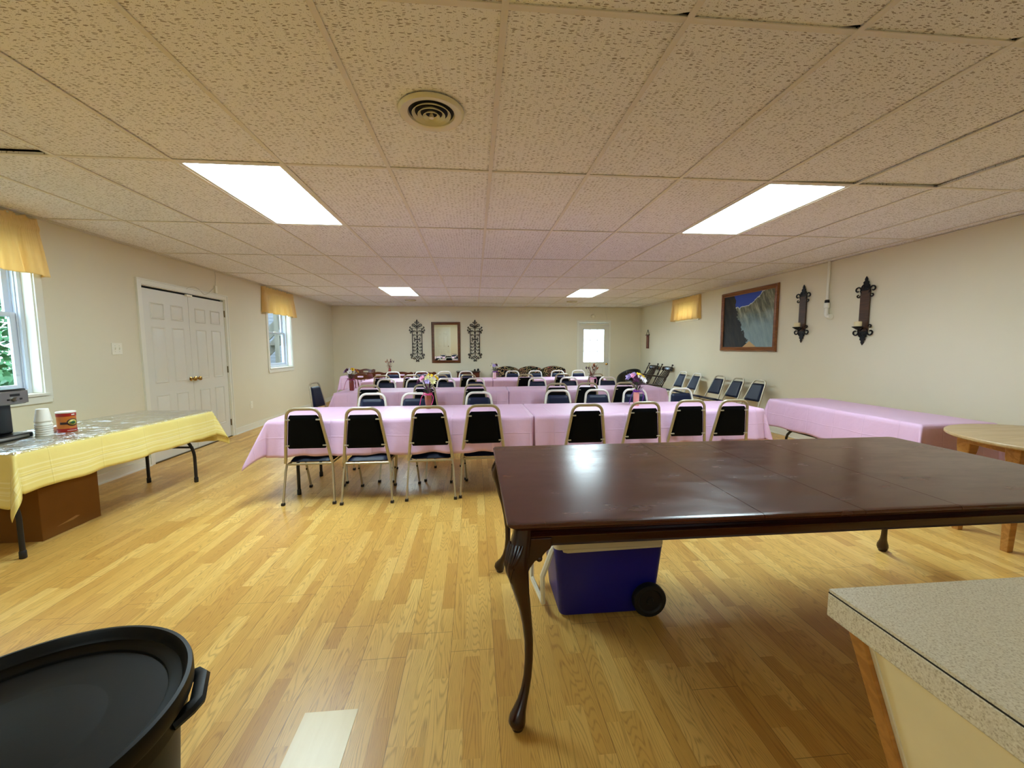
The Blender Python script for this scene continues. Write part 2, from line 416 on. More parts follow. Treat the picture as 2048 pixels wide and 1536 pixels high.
# ------------------------------------------------------------------ mesh helpers
class MB:
    def __init__(s):
        s.v, s.f, s.mi, s.cur = [], [], [], 0
        s.uv = None
    def add(s, verts, faces, mat=None):
        b = len(s.v)
        s.v += [tuple(p) for p in verts]
        s.f += [tuple(i + b for i in fc) for fc in faces]
        s.mi += [s.cur if mat is None else mat]*len(faces)
        return s
    def box(s, a, b, mat=None):
        x0, y0, z0 = a
        x1, y1, z1 = b
        vs = [(x0, y0, z0), (x1, y0, z0), (x1, y1, z0), (x0, y1, z0), (x0, y0, z1), (x1, y0, z1), (x1, y1, z1), (x0, y1, z1)]
        return s.add(vs, [(0, 3, 2, 1), (4, 5, 6, 7), (0, 1, 5, 4), (1, 2, 6, 5), (2, 3, 7, 6), (3, 0, 4, 7)], mat)
    def obox(s, c, size, rot=None, mat=None):
        h = Vector(size)*.5
        R = rot if rot is not None else Matrix.Identity(3)
        vs = []
        for dz in (-1, 1):
            for dx, dy in ((-1, -1), (1, -1), (1, 1), (-1, 1)):
                vs.append(Vector(c) + R @ Vector((dx*h.x, dy*h.y, dz*h.z)))
        return s.add(vs, [(0, 3, 2, 1), (4, 5, 6, 7), (0, 1, 5, 4), (1, 2, 6, 5), (2, 3, 7, 6), (3, 0, 4, 7)], mat)
    def prism(s, pts, a, b, axis='z', mat=None):
        """closed outline pts (2D) extruded along an axis from a to b"""
        n = len(pts)
        def P(p, q):
            if axis == 'z': return (p[0], p[1], q)
            if axis == 'y': return (p[0], q, p[1])
            return (q, p[0], p[1])
        vs = [P(p, a) for p in pts] + [P(p, b) for p in pts]
        fs = [tuple(range(n))[::-1], tuple(range(n, 2*n))]
        fs += [(i, (i+1) % n, n+(i+1) % n, n+i) for i in range(n)]
        return s.add(vs, fs, mat)
    def tube(s, pts, r, seg=8, mat=None, closed=False, caps=True, sq=None):
        """sweep a circle (or list of radii) along a polyline"""
        pts = [Vector(p) for p in pts]
        n = len(pts)
        rr = r if isinstance(r, (list, tuple)) else [r]*n
        tang = []
        for i in range(n):
            if closed:
                d = pts[(i+1) % n] - pts[i-1]
            else:
                d = pts[min(i+1, n-1)] - pts[max(i-1, 0)]
            tang.append(d.normalized() if d.length > 1e-9 else Vector((0, 0, 1)))
        up = Vector((0, 0, 1)) if abs(tang[0].z) < .9 else Vector((0, 1, 0))
        nrm = (up - tang[0]*up.dot(tang[0])).normalized()
        base = len(s.v)
        vs = []
        for i in range(n):
            if i:
                nrm = (nrm - tang[i]*nrm.dot(tang[i]))
                nrm = nrm.normalized() if nrm.length > 1e-6 else tang[i].orthogonal().normalized()
            bn = tang[i].cross(nrm)
            for k in range(seg):
                a = 2*PI*(k + (.5 if seg == 4 else 0))/seg
                vs.append(pts[i] + nrm*math.cos(a)*rr[i] + bn*math.sin(a)*rr[i]*(sq or 1))
        fs = []
        m = n if closed else n-1
        for i in range(m):
            j = (i+1) % n
            for k in range(seg):
                l = (k+1) % seg
                fs.append((i*seg+k, i*seg+l, j*seg+l, j*seg+k))
        if not closed and caps:
            fs.append(tuple(range(seg))[::-1])
            fs.append(tuple((n-1)*seg+k for k in range(seg)))
        return s.add(vs, fs, mat)
    def lathe(s, prof, c=(0, 0, 0), seg=24, mat=None, sx=1.0, sy=1.0, axis='z'):
        """prof: list of (radius, height)"""
        vs, fs = [], []
        for (r, h) in prof:
            for k in range(seg):
                a = 2*PI*k/seg
                p = (r*math.cos(a)*sx, r*math.sin(a)*sy, h)
                if axis == 'y': p = (p[0], h, p[1])
                if axis == 'x': p = (h, p[0], p[1])
                vs.append((c[0]+p[0], c[1]+p[1], c[2]+p[2]))
        for i in range(len(prof)-1):
            for k in range(seg):
                l = (k+1) % seg
                fs.append((i*seg+k, i*seg+l, (i+1)*seg+l, (i+1)*seg+k))
        fs.append(tuple(range(seg))[::-1])
        fs.append(tuple((len(prof)-1)*seg+k for k in range(seg)))
        return s.add(vs, fs, mat)
    def grid(s, fn, nu, nv, mat=None, wrapu=False):
        vs = [fn(i/nu, j/nv) for j in range(nv+1) for i in range(nu+1)]
        fs = [(j*(nu+1)+i, j*(nu+1)+i+1, (j+1)*(nu+1)+i+1, (j+1)*(nu+1)+i) for j in range(nv) for i in range(nu)]
        return s.add(vs, fs, mat)
    def ball(s, c, r, seg=10, mat=None, sc_=(1, 1, 1)):
        prof = [(max(1e-4, r*math.sin(PI*i/(seg//2+2))), -r*math.cos(PI*i/(seg//2+2))) for i in range(seg//2+3)]
        b = len(s.v)
        s.lathe(prof, (0, 0, 0), seg, mat)
        for i in range(b, len(s.v)):
            p = s.v[i]
            s.v[i] = (c[0]+p[0]*sc_[0], c[1]+p[1]*sc_[1], c[2]+p[2]*sc_[2])
        return s
    def xf(s, mat4, start=0):
        for i in range(start, len(s.v)):
            s.v[i] = tuple(mat4 @ Vector(s.v[i]))
        return s
    def build(s, name, mats, parent=None, smooth=True, angle=40, bevel=0, bseg=2, solid=0, loc=None):
        me = bpy.data.meshes.new(name)
        me.from_pydata(s.v, [], s.f)
        if not isinstance(mats, (list, tuple)):
            mats = [mats]
        for m in mats:
            me.materials.append(m)
        if len(mats) > 1:
            me.polygons.foreach_set('material_index', s.mi)
        import bmesh
        bm = bmesh.new()
        bm.from_mesh(me)
        if not solid:
            bmesh.ops.recalc_face_normals(bm, faces=bm.faces)
        bm.to_mesh(me)
        bm.free()
        if smooth:
            me.polygons.foreach_set('use_smooth', [True]*len(me.polygons))
            me.set_sharp_from_angle(angle=math.radians(angle))
        me.update()
        o = bpy.data.objects.new(name, me)
        COL.objects.link(o)
        if parent is not None:
            o.parent = parent
        if loc is not None:
            o.location = loc
        if solid:
            md = o.modifiers.new('solid', 'SOLIDIFY')
            md.thickness = solid
            md.offset = 0
        if bevel:
            md = o.modifiers.new('bevel', 'BEVEL')
            md.width = bevel
            md.segments = bseg
            md.limit_method = 'ANGLE'
            md.angle_limit = math.radians(50)
        return o

def thing(name, label, cat, loc=(0, 0, 0), rotz=0.0, group=None, rot=None):
    o = bpy.data.objects.new(name, None)
    o.empty_display_size = .1
    COL.objects.link(o)
    o.location = loc
    o.rotation_euler = rot if rot else (0, 0, rotz)
    o['label'] = label
    o['category'] = cat
    if group: o['group'] = group
    return o
def tag(o, label, cat, group=None):
    o['label'] = label
    o['category'] = cat
    if group: o['group'] = group
    return o
def struct(o, label=None):
    o['kind'] = 'structure'
    if label: o['label'] = label
    return o
def lab(o, label):
    o['label'] = label
    return o
def kids(o):
    return [c for c in COL.objects if c.parent == o]
def dup(root, loc, rotz=0.0, label=None, group=None, rot=None):
    r = root.copy()
    COL.objects.link(r)
    r.location = loc
    r.rotation_euler = rot if rot else (0, 0, rotz)
    if label: r['label'] = label
    if group: r['group'] = group
    for ch in list(root.children):
        c = ch.copy()
        COL.objects.link(c)
        c.parent = r
        for g in ch.children:
            d = g.copy()
            COL.objects.link(d)
            d.parent = c
    return r
def arc(cx, cy, r, a0, a1, n):
    return [(cx+r*math.cos(math.radians(a0+(a1-a0)*i/n)), cy+r*math.sin(math.radians(a0+(a1-a0)*i/n))) for i in range(n+1)]
def bez(p0, p1, p2, p3, n):
    out = []
    for i in range(n+1):
        t = i/n
        out.append(Vector(p0)*(1-t)**3 + Vector(p1)*3*t*(1-t)**2 + Vector(p2)*3*t*t*(1-t) + Vector(p3)*t**3)
    return out

# ------------------------------------------------------------------ room constants
XL, XR, YF, YB, H = -3.60, 4.52, 10.78, -3.2, 2.37
WT = .17
GX0, GY0, TX, TY = .1088, 1.3856, .6096, 1.2192

# ------------------------------------------------------------------ room shell
def wall_panel(name, axis, pos, thick, a0, a1, z0, z1, holes, mat):
    """wall with rectangular holes (a,b,zlo,zhi); axis 'x' = plane at x=pos spanning y"""
    mb = MB()
    cuts = sorted(set([a0, a1] + [h[0] for h in holes] + [h[1] for h in holes]))
    for i in range(len(cuts)-1):
        c0, c1 = cuts[i], cuts[i+1]
        hs = [h for h in holes if h[0] <= c0+1e-6 and h[1] >= c1-1e-6]
        segs = [(z0, z1)]
        if hs:
            h = hs[0]
            segs = [(z0, h[2]), (h[3], z1)]
        for s0, s1 in segs:
            if s1-s0 < 1e-4: continue
            if axis == 'x':
                mb.box((min(pos, pos+thick), c0, s0), (max(pos, pos+thick), c1, s1))
            else:
                mb.box((c0, min(pos, pos+thick), s0), (c1, max(pos, pos+thick), s1))
    return struct(mb.build(name, mat, smooth=False))

W1 = (2.66, 3.725, .93, 2.24)      # left window by the coffee table (y0,y1,z0,z1)
W2 = (7.53, 8.40, .95, 2.24)
W3 = (7.95, 8.80, 1.93, 2.28)
DL = (4.83, 6.29, 0.0, 1.985)
DF = (2.80, 3.62, 0.0, 1.965)
def shell():
    struct(MB().box((XL-.02, YB-.02, -.12), (XR+.02, YF+.02, 0)).build('floor', M['floor'], smooth=False))
    # tipped board near the bin, a hair proud; glare painted as pale colour
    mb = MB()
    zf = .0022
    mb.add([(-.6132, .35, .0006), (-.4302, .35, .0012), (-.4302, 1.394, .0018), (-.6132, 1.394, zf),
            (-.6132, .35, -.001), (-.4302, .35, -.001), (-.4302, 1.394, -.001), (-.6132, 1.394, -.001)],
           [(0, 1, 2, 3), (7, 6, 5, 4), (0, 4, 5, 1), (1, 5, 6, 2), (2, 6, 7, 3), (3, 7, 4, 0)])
    t = NT('board_glare')
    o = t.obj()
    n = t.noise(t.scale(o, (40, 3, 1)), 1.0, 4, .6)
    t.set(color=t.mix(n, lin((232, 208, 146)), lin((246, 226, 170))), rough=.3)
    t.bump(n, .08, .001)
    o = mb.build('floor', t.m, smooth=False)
    struct(o, 'tipped floor board with painted glare in front of the black bin')
    # walls
    wall_panel('wall_left', 'x', XL, -WT, YB, YF+WT, 0, H+.3, [W1, W2, (DL[0]-.02, DL[1]+.02, 0, DL[3]+.02)], M['wall'])
    wall_panel('wall_right', 'x', XR, WT, YB, YF+WT, 0, H+.3, [W3], M['wall'])
    wall_panel('wall_back', 'y', YF, WT, XL-WT, XR+WT, 0, H+.3, [(DF[0]-.02, DF[1]+.02, 0, DF[3]+.02)], M['wall'])
    wall_panel('wall_front', 'y', YB, -WT, XL-WT, XR+WT, 0, H+.3, [], M['wall'])
    # ceiling: separate tiles laid in a grid, dark plenum above
    mb = MB()
    c0, c1 = -7, 8
    r0, r1 = -4, 8
    lights = {(-3, 1), (3, 1), (-3, 5), (3, 5), (-3, -3), (3, -3)}
    rs = random.Random(3)
    for c in range(c0, c1):
        for r in range(r0, r1):
            if (c, r) in lights: continue
            x0 = max(GX0+c*TX, XL+.001)
            x1 = min(GX0+(c+1)*TX, XR-.001)
            y0 = max(GY0+r*TY, YB+.001)
            y1 = min(GY0+(r+1)*TY, YF-.001)
            if x1-x0 < .03 or y1-y0 < .03: continue
            g = .004
            z = [H+.003+rs.random()*.0035 for _ in range(4)]
            if (c, r) == (-5, 0): z = [H+.004, H+.004, H+.028, H+.030]
            if (c, r) == (4, 0): z = [H+.004, H+.004, H+.02, H+.014]
            if (c, r) == (3, 0): z = [H+.004, H+.004, H+.016, H+.004]
            P = [(x0+g, y0+g), (x1-g, y0+g), (x1-g, y1-g), (x0+g, y1-g)]
            if (c, r) in ((0, -1), (1, -1), (2, -1), (3, -1)):
                k = {0: .035, 1: .05, 2: .03, 3: .03}[c]
                k2 = .02
                # chewed corner at the far right of the tile
                P = [P[0], P[1], (P[2][0], P[2][1]-k2*1.2), (P[2][0]-k*.5, P[2][1]-k2), (P[2][0]-k*2.2, P[2][1]), P[3]]
                z = [z[0], z[1], z[2], z[2], z[2], z[3]]
            n = len(P)
            vs = [(p[0], p[1], z[i]) for i, p in enumerate(P)] + [(p[0], p[1], z[i]+.016) for i, p in enumerate(P)]
            mb.add(vs, [tuple(range(n))[::-1], tuple(range(n, 2*n))] + [(i, (i+1) % n, n+(i+1) % n, n+i) for i in range(n)])
    struct(mb.build('ceiling', M['tile'], smooth=False))
    mb = MB()
    for c in range(c0+1, c1):
        x = GX0+c*TX
        if XL < x < XR:
            mb.box((x-.0115, YB+.002, H-.002), (x+.0115, YF-.002, H+.0022))
    for r in range(r0+1, r1):
        y = GY0+r*TY
        if YB < y < YF:
            mb.box((XL+.002, y-.0115, H-.0012), (XR-.002, y+.0115, H+.003))
    for (a, b) in (((XL, YB, H-.004), (XL+.022, YF, H)), ((XR-.022, YB, H-.004), (XR, YF, H)), ((XL, YF-.022, H-.004), (XR, YF, H)), ((XL, YB, H-.004), (XR, YB+.022, H))):
        mb.box(a, b)
    struct(mb.build('trim_1', M['tbar'], smooth=False), 'white metal ceiling grid')
    struct(MB().box((XL-WT, YB-WT, H+.30), (XR+WT, YF+WT, H+.36)).build('ceiling', M['plenum'], smooth=False))
    # baseboards
    for nm, parts in (('baseboard_left', [((XL, YB, 0), (XL+.014, DL[0]-.075, .09)), ((XL, DL[1]+.075, 0), (XL+.014, YF, .09))]),
                      ('baseboard_right', [((XR-.014, YB, 0), (XR, YF, .09))]),
                      ('baseboard_back', [((XL, YF-.014, 0), (DF[0]-.06, YF, .09)), ((DF[1]+.06, YF-.014, 0), (XR, YF, .09))])):
        mb = MB()
        for a, b in parts:
            mb.box(a, b)
            q = (a[0], a[1], 0)
            if nm != 'baseboard_back':
                s = 1 if nm == 'baseboard_left' else -1
                xw = XL if s == 1 else XR
                mb.prism([(xw, 0), (xw+s*.028, 0), (xw+s*.026, .012), (xw+s*.014, .018), (xw, .018)], a[1], b[1], 'y')
        struct(mb.build(nm, M['trim'], smooth=False))
shell()

# ------------------------------------------------------------------ doors
def panel_leaf(parent_name, w, h, t, mat, panels, handle_side=None):
    """door leaf in local XZ plane, front towards -Y... returns MB; origin at bottom left"""
    mb = MB()
    mb.box((0, 0, 0), (w, t, h))
    for (x0, x1, z0, z1) in panels:
        for yy, s in ((0, -1), (t, 1)):
            # moulded groove then raised field
            o = [(x0, z0), (x1, z0), (x1, z1), (x0, z1)]
            def ring(d, dy):
                return [(x0+d, yy+s*dy, z0+d), (x1-d, yy+s*dy, z0+d), (x1-d, yy+s*dy, z1-d), (x0+d, yy+s*dy, z1-d)]
            R = [ring(0, .0006), ring(.008, .009), ring(.018, .0010), ring(.038, .008)]
            vs = [p for r in R for p in r]
            fs = []
            for i in range(3):
                for k in range(4):
                    l = (k+1) % 4
                    fs.append((i*4+k, i*4+l, (i+1)*4+l, (i+1)*4+k))
            fs.append((12, 13, 14, 15))
            mb.add(vs, fs)
    return mb
def six_panels(w, h):
    m = .105*w/.73
    cw = (w-3*m)/2
    rows = [(.11*h, .385*h), (.455*h, .785*h), (.83*h, .925*h)]
    return [(m+i*(cw+m), m+i*(cw+m)+cw, a, b) for i in range(2) for a, b in rows]
def doors():
    # left wall double door; leaves in the YZ plane
    w = (DL[1]-DL[0]-.008)/2
    h = DL[3]-.036
    Rz = Matrix.Rotation(PI/2, 4, 'Z')
    for i in range(2):
        mb = panel_leaf('', w, h, .035, M['doorw'], six_panels(w, h))
        mb.xf(Matrix.Translation((XL+.0, 0, 0)) @ Rz)       # local x -> y, local y -> -x
        o = mb.build('door_%d' % (i+1), M['doorw'], angle=25)
        y0 = DL[0] + i*(w+.006) + .001
        for vx in o.data.vertices:
            vx.co.x -= 0
        o.location = (-.006, y0, .012)
        struct(o)
        kn = MB()
        yk = w-.045 if i == 0 else .045
        kn.lathe([(.026, 0), (.026, .006), (.012, .012), (.010, .030), (.020, .038), (.027, .052), (.024, .064), (.010, .070)], (XL, yk, .90), 18, axis='x')
        lab(kn.build('door_knob', M['brass'], o), 'round brass knob')
        if i == 1:
            for zh in (.20, .98, 1.78):
                hb = MB().box((XL-.001, w+.001, zh-.045), (XL+.003, w+.024, zh+.045))
                hb.tube([(XL+.008, w+.003, zh-.047), (XL+.008, w+.003, zh+.047)], .0065, 8)
                hb.build('door_hinge', M['hinge'], o)
        else:
            hb = MB().box((XL+.000, w-.05, h-.012), (XL+.028, w+.05, h+.012))
            hb.build('contact_sensor', M['plate'], o, bevel=.002)
    mb = MB()
    c = .07
    pr = [(0, 0), (.016, 0), (.018, .012), (.010, .05), (.012, .066), (0, c)]
    x = XL
    mb.box((x, DL[0]-c-.004, 0), (x+.015, DL[0]-.012, DL[3]+c))
    mb.box((x, DL[1]+.012, 0), (x+.015, DL[1]+c+.004, DL[3]+c))
    mb.box((x, DL[0]-.012, DL[3]+.010), (x+.015, DL[1]+.012, DL[3]+c))
    mb.box((x-.001, DL[0]-c-.006, -.001), (x+.021, DL[0]-c+.012, DL[3]+c-.001))
    mb.box((x-.001, DL[1]+c-.012, -.001), (x+.021, DL[1]+c+.006, DL[3]+c-.001))
    mb.box((x-.0015, DL[0]-c-.007, DL[3]+c-.012), (x+.022, DL[1]+c+.007, DL[3]+c+.004))
    # jamb
    mb.box((x-WT, DL[0]-.020, 0), (x+.004, DL[0]-.001, DL[3]+.02))
    mb.box((x-WT, DL[1]+.001, 0), (x+.004, DL[1]+.020, DL[3]+.02))
    mb.box((x-WT, DL[0]-.020, DL[3]+.001), (x+.004, DL[1]+.020, DL[3]+.02))
    struct(MB().box((x-WT+.001, DL[0]-.0005, 0), (x-.045, DL[1]+.0005, DL[3]+.0005)).build('trim_9', M['plenum'], smooth=False), 'dark backing painted as the shade behind the double doors')  # solid dark box painted as the shade in the door gap
    struct(mb.build('trim_2', M['trim'], bevel=.002), 'white casing round the double doors')
    struct(MB().box((x-.05, DL[0], 0), (x+.012, DL[1], .010)).build('trim_3', M['hinge'], smooth=False), 'dark threshold strip under the double doors')
    # far glazed door
    dx0, dx1, dz = DF[0], DF[1], DF[3]
    w = dx1-dx0
    gx0, gx1, gz0, gz1 = .11, w-.11, .885, 1.80
    mb = MB()
    y0, y1 = YF-.002, YF+.036
    t = .036
    mb.box((0, 0, 0), (w, t, gz0)).box((0, 0, gz1), (w, t, dz-.004)).box((0, 0, gz0), (gx0, t, gz1)).box((gx1, 0, gz0), (w, t, gz1))
    pm = (w-.33)/2
    for (a, b) in ((.11, .11+pm), (w-.11-pm, w-.11)):
        q = panel_leaf('', 1, 1, t, None, [(a, b, .16, .76)])
        mb.add(q.v[8:], [tuple(i-8 for i in f) for f in q.f[6:]])
    door = mb.build('door_3', M['doorw'], angle=25)
    door.location = (dx0, YF-.004, 0)
    struct(door)
    fr = MB()
    f = .022
    for a, b in (((gx0, -.008, gz0), (gx0+f, .01, gz1)), ((gx1-f, -.008, gz0), (gx1, .01, gz1)), ((gx0, -.008, gz0), (gx1, .01, gz0+f)), ((gx0, -.008, gz1-f), (gx1, .01, gz1))):
        fr.box(a, b)
    for k in (1, 2):
        xx = gx0+(gx1-gx0)*k/3
        fr.box((xx-.008, .002, gz0), (xx+.008, .016, gz1))
        zz = gz0+(gz1-gz0)*k/3
        fr.box((gx0, .002, zz-.008), (gx1, .016, zz+.008))
    fr.build('glazing_frame', M['trim'], door, bevel=.002)
    MB().box((gx0, .017, gz0), (gx1, .021, gz1)).build('glass_pane', M['frost'], door, smooth=False)
    kn = MB()
    kn.lathe([(.03, 0), (.03, -.006), (.012, -.012), (.010, -.032), (.024, -.042), (.028, -.056), (.022, -.068), (.005, -.072)], (w-.055, 0, .85), 16, axis='y')
    lab(kn.build('door_knob', M['brass'], door), 'round brass knob')
    kn = MB()
    kn.box((.03, -.03, dz-.06), (w+.02, -.006, dz-.035))
    lab(kn.build('door_closer_bar', M['plate'], door, bevel=.003), 'white bar across the door head')
    mb = MB()
    c = .055
    for a, b in (((dx0-c, YF-.016, 0), (dx0-.004, YF, dz+c)), ((dx1+.004, YF-.016, 0), (dx1+c, YF, dz+c)), ((dx0-.004, YF-.016, dz+.004), (dx1+.004, YF, dz+c)),
                 ((dx0-.02, YF, 0), (dx0-.001, YF+WT, dz+.02)), ((dx1+.001, YF, 0), (dx1+.02, YF+WT, dz+.02)), ((dx0-.02, YF, dz+.001), (dx1+.02, YF+WT, dz+.02))):
        mb.box(a, b)
    struct(mb.build('trim_4', M['trim'], bevel=.002), 'white casing round the far door')
    # panelled door behind the camera, seen in the mirror
    w, h = .80, 2.0
    mb = panel_leaf('', w, h, .03, M['doorw'], six_panels(w, h))
    mb.xf(Matrix.Rotation(PI, 4, 'Z'))
    o = mb.build('door_4', M['doorw'], angle=25)
    o.location = (-1.50, YB+.034, .01)
    struct(o)
    kn = MB()
    kn.lathe([(.026, 0), (.026, .006), (.012, .012), (.010, .030), (.027, .05), (.010, .068)], (-.06, 0, .95), 14, axis='y')
    lab(kn.build('door_knob', M['brass'], o), 'round brass knob')
    mb = MB()
    for a, b in (((-2.38, YB, 0), (-2.305, YB+.03, 2.10)), ((-1.495, YB, 0), (-1.42, YB+.03, 2.10)), ((-2.305, YB, 2.015), (-1.495, YB+.03, 2.10))):
        mb.box(a, b)
    struct(mb.build('trim_5', M['trim'], bevel=.002), 'white casing round the door behind the camera')
doors()

# ------------------------------------------------------------------ windows
def window_unit(name, W, side, trimname, label, rail=True):
    """double-hung vinyl window in a wall at x=XL (side=-1) or x=XR (side=1)"""
    y0, y1, z0, z1 = W
    xw = XL if side < 0 else XR
    s = side
    X = lambda d: xw + s*d              # d = depth outwards from the room face
    def bx(mb, d0, d1, a, b, c, d):
        mb.box((min(X(d0), X(d1)), a, c), (max(X(d0), X(d1)), b, d))
    fr = MB()
    f = .035
    for q in ((y0, y0+f, z0, z1), (y1-f, y1, z0, z1), (y0+f, y1-f, z0, z0+f), (y0+f, y1-f, z1-f, z1)):
        bx(fr, .075, WT, *q)
    # tracks
    for yy in (y0+f, y1-f-.008):
        bx(fr, .095, .105, yy, yy+.008, z0+f, z1-f)
        bx(fr, .128, .136, yy, yy+.008, z0+f, z1-f)
    root = fr.build(name, M['vinyl'], bevel=.0015)
    struct(root, label)
    zm = z0+(z1-z0)*.49 if rail else None
    sashes = [('lower_sash', .105, .128, z0+f, zm+.018), ('upper_sash', .136, .158, zm-.018, z1-f)] if rail else [('sash', .11, .135, z0+f, z1-f)]
    for nm, d0, d1, a, b in sashes:
        sh = MB()
        g = .042
        ya, yb = y0+f+.008, y1-f-.008
        for q in ((ya, ya+g, a, b), (yb-g, yb, a, b), (ya+g, yb-g, a, a+g*.9), (ya+g, yb-g, b-g*.8, b)):
            bx(sh, d0, d1, *q)
        so_ = sh.build(nm, M['vinyl'], root, bevel=.002)
        gl = MB()
        bx(gl, (d0+d1)/2-.002, (d0+d1)/2+.002, ya+g, yb-g, a+g*.9, b-g*.8)
        gl.build('glass_pane', M['glass'], so_, smooth=False)
        if nm == 'lower_sash':
            lk = MB()
            bx(lk, .085, .105, (y0+y1)/2-.03, (y0+y1)/2+.03, b-.012, b+.004)
            lk.build('sash_lock', M['plate'], so_, bevel=.002)
    # casing, sill and apron
    tr = MB()
    c = .065
    bx(tr, -.014, 0, y0-c, y0-.004, z0-.06, min(z1+c, H-.01))
    bx(tr, -.014, 0, y1+.004, y1+c, z0-.06, min(z1+c, H-.01))
    bx(tr, -.014, 0, y0-.004, y1+.004, z1+.004, min(z1+c, H-.01))
    bx(tr, -.016, 0, y0-c+.01, y1+c-.01, z0-.085, z0-.028)
    bx(tr, -.030, .075, y0-.03, y1+.03, z0-.024, z0-.002)
    # jamb liner
    bx(tr, -.001, .078, y0-.012, y0+.006, z0+.001, z1)
    bx(tr, -.001, .078, y1-.006, y1+.012, z0+.001, z1)
    bx(tr, -.0015, .077, y0-.011, y1+.011, z1-.006, z1+.012)
    struct(tr.build(trimname, M['trim'], bevel=.002), 'white window casing and sill')
    return root
window_unit('window_1', W1, -1, 'trim_6', 'white double-hung window beside the coffee table')
window_unit('window_2', W2, -1, 'trim_7', 'white double-hung window past the double doors')
window_unit('window_3', W3, 1, 'trim_8', 'small high window behind the valance on the right wall', rail=False)

def valance(label, side, y0, y1, ztop, zbot, seed, group):
    rs = random.Random(seed)
    xw = XL if side < 0 else XR
    s = 1 if side < 0 else -1
    t = thing('window_valance', label, 'valance', (xw, (y0+y1)/2, zbot), group=group)
    L = y1-y0
    hh = ztop-zbot
    ph = [rs.random()*6.28 for _ in range(6)]
    nf = L/.085
    def fold(u, k):
        a = math.sin(u*nf*2*PI/2.1 + ph[0]) + .6*math.sin(u*nf*2*PI/1.17 + ph[1]) + .35*math.sin(u*nf*2*PI*1.3+ph[2])
        return a
    def tight(u):
        return math.sin(u*L*2*PI/.016 + 2*math.sin(u*20+ph[3])) + .5*math.sin(u*L*2*PI/.029+ph[4])
    def fn(u, v):                      # v 0 bottom .. 1 top
        z = v*hh
        y = -L/2 + u*L
        d = .056
        if v > .90:                    # heading ruffle
            k = (v-.90)/.10
            d += .002*tight(u) + k*.010*math.sin(u*L*2*PI/.075+ph[5])
            z += k*.010*math.sin(u*L*2*PI/.11+ph[2])
        elif v > .76:                  # rod pocket, puffed over the rod
            k = math.sin((v-.76)/.14*PI)
            d += .010*k + .0034*tight(u)
        else:
            k = (.76-v)/.76
            d += (.007+.026*k**.8)*fold(u, k)*.7 + .012*k + .0022*tight(u)*(1-k)**3
            y += .004*math.sin(u*nf*3+ph[1])*k + (u-.5)*.05*k
            z += .006*math.cos(u*nf*2.2+ph[2])*k
        return (s*d, y, z)
    # main front sheet plus short returns to the wall
    mb = MB().grid(fn, int(L*260), 40)
    for u, e in ((0, -1), (1, 1)):
        def ret(a, v, u=u, e=e):
            p = fn(u, v)
            return (p[0]*(1-a)+s*.004*a, p[1]-e*0*a, p[2])
        mb.grid(ret, 5, 40)
    mb.build('valance_cloth', M['valance'], t, solid=.0015, angle=180)
    rod = MB().tube([(s*.003, -L/2+.012, hh*.83), (s*.045, -L/2+.012, hh*.83), (s*.045, L/2-.012, hh*.83), (s*.003, L/2-.012, hh*.83)], .006, 8)
    rod.build('curtain_rod', M['plate'], t)
    fi = MB().ball((s*.066, 0.30*L, hh*.985), .007, 8)
    fi.build('hook', M['plate'], t)
    return t
valance('gold gathered valance hanging over the window beside the coffee maker', -1, 2.62, 3.765, 2.345, 1.895, 1, 'gold window valances')
valance('gold gathered valance over the window past the double doors', -1, 7.36, 8.47, 2.345, 1.905, 2, 'gold window valances')
valance('gold valance glowing in the daylight high on the right wall', 1, 7.84, 8.92, 2.345, 1.875, 3, 'gold window valances')

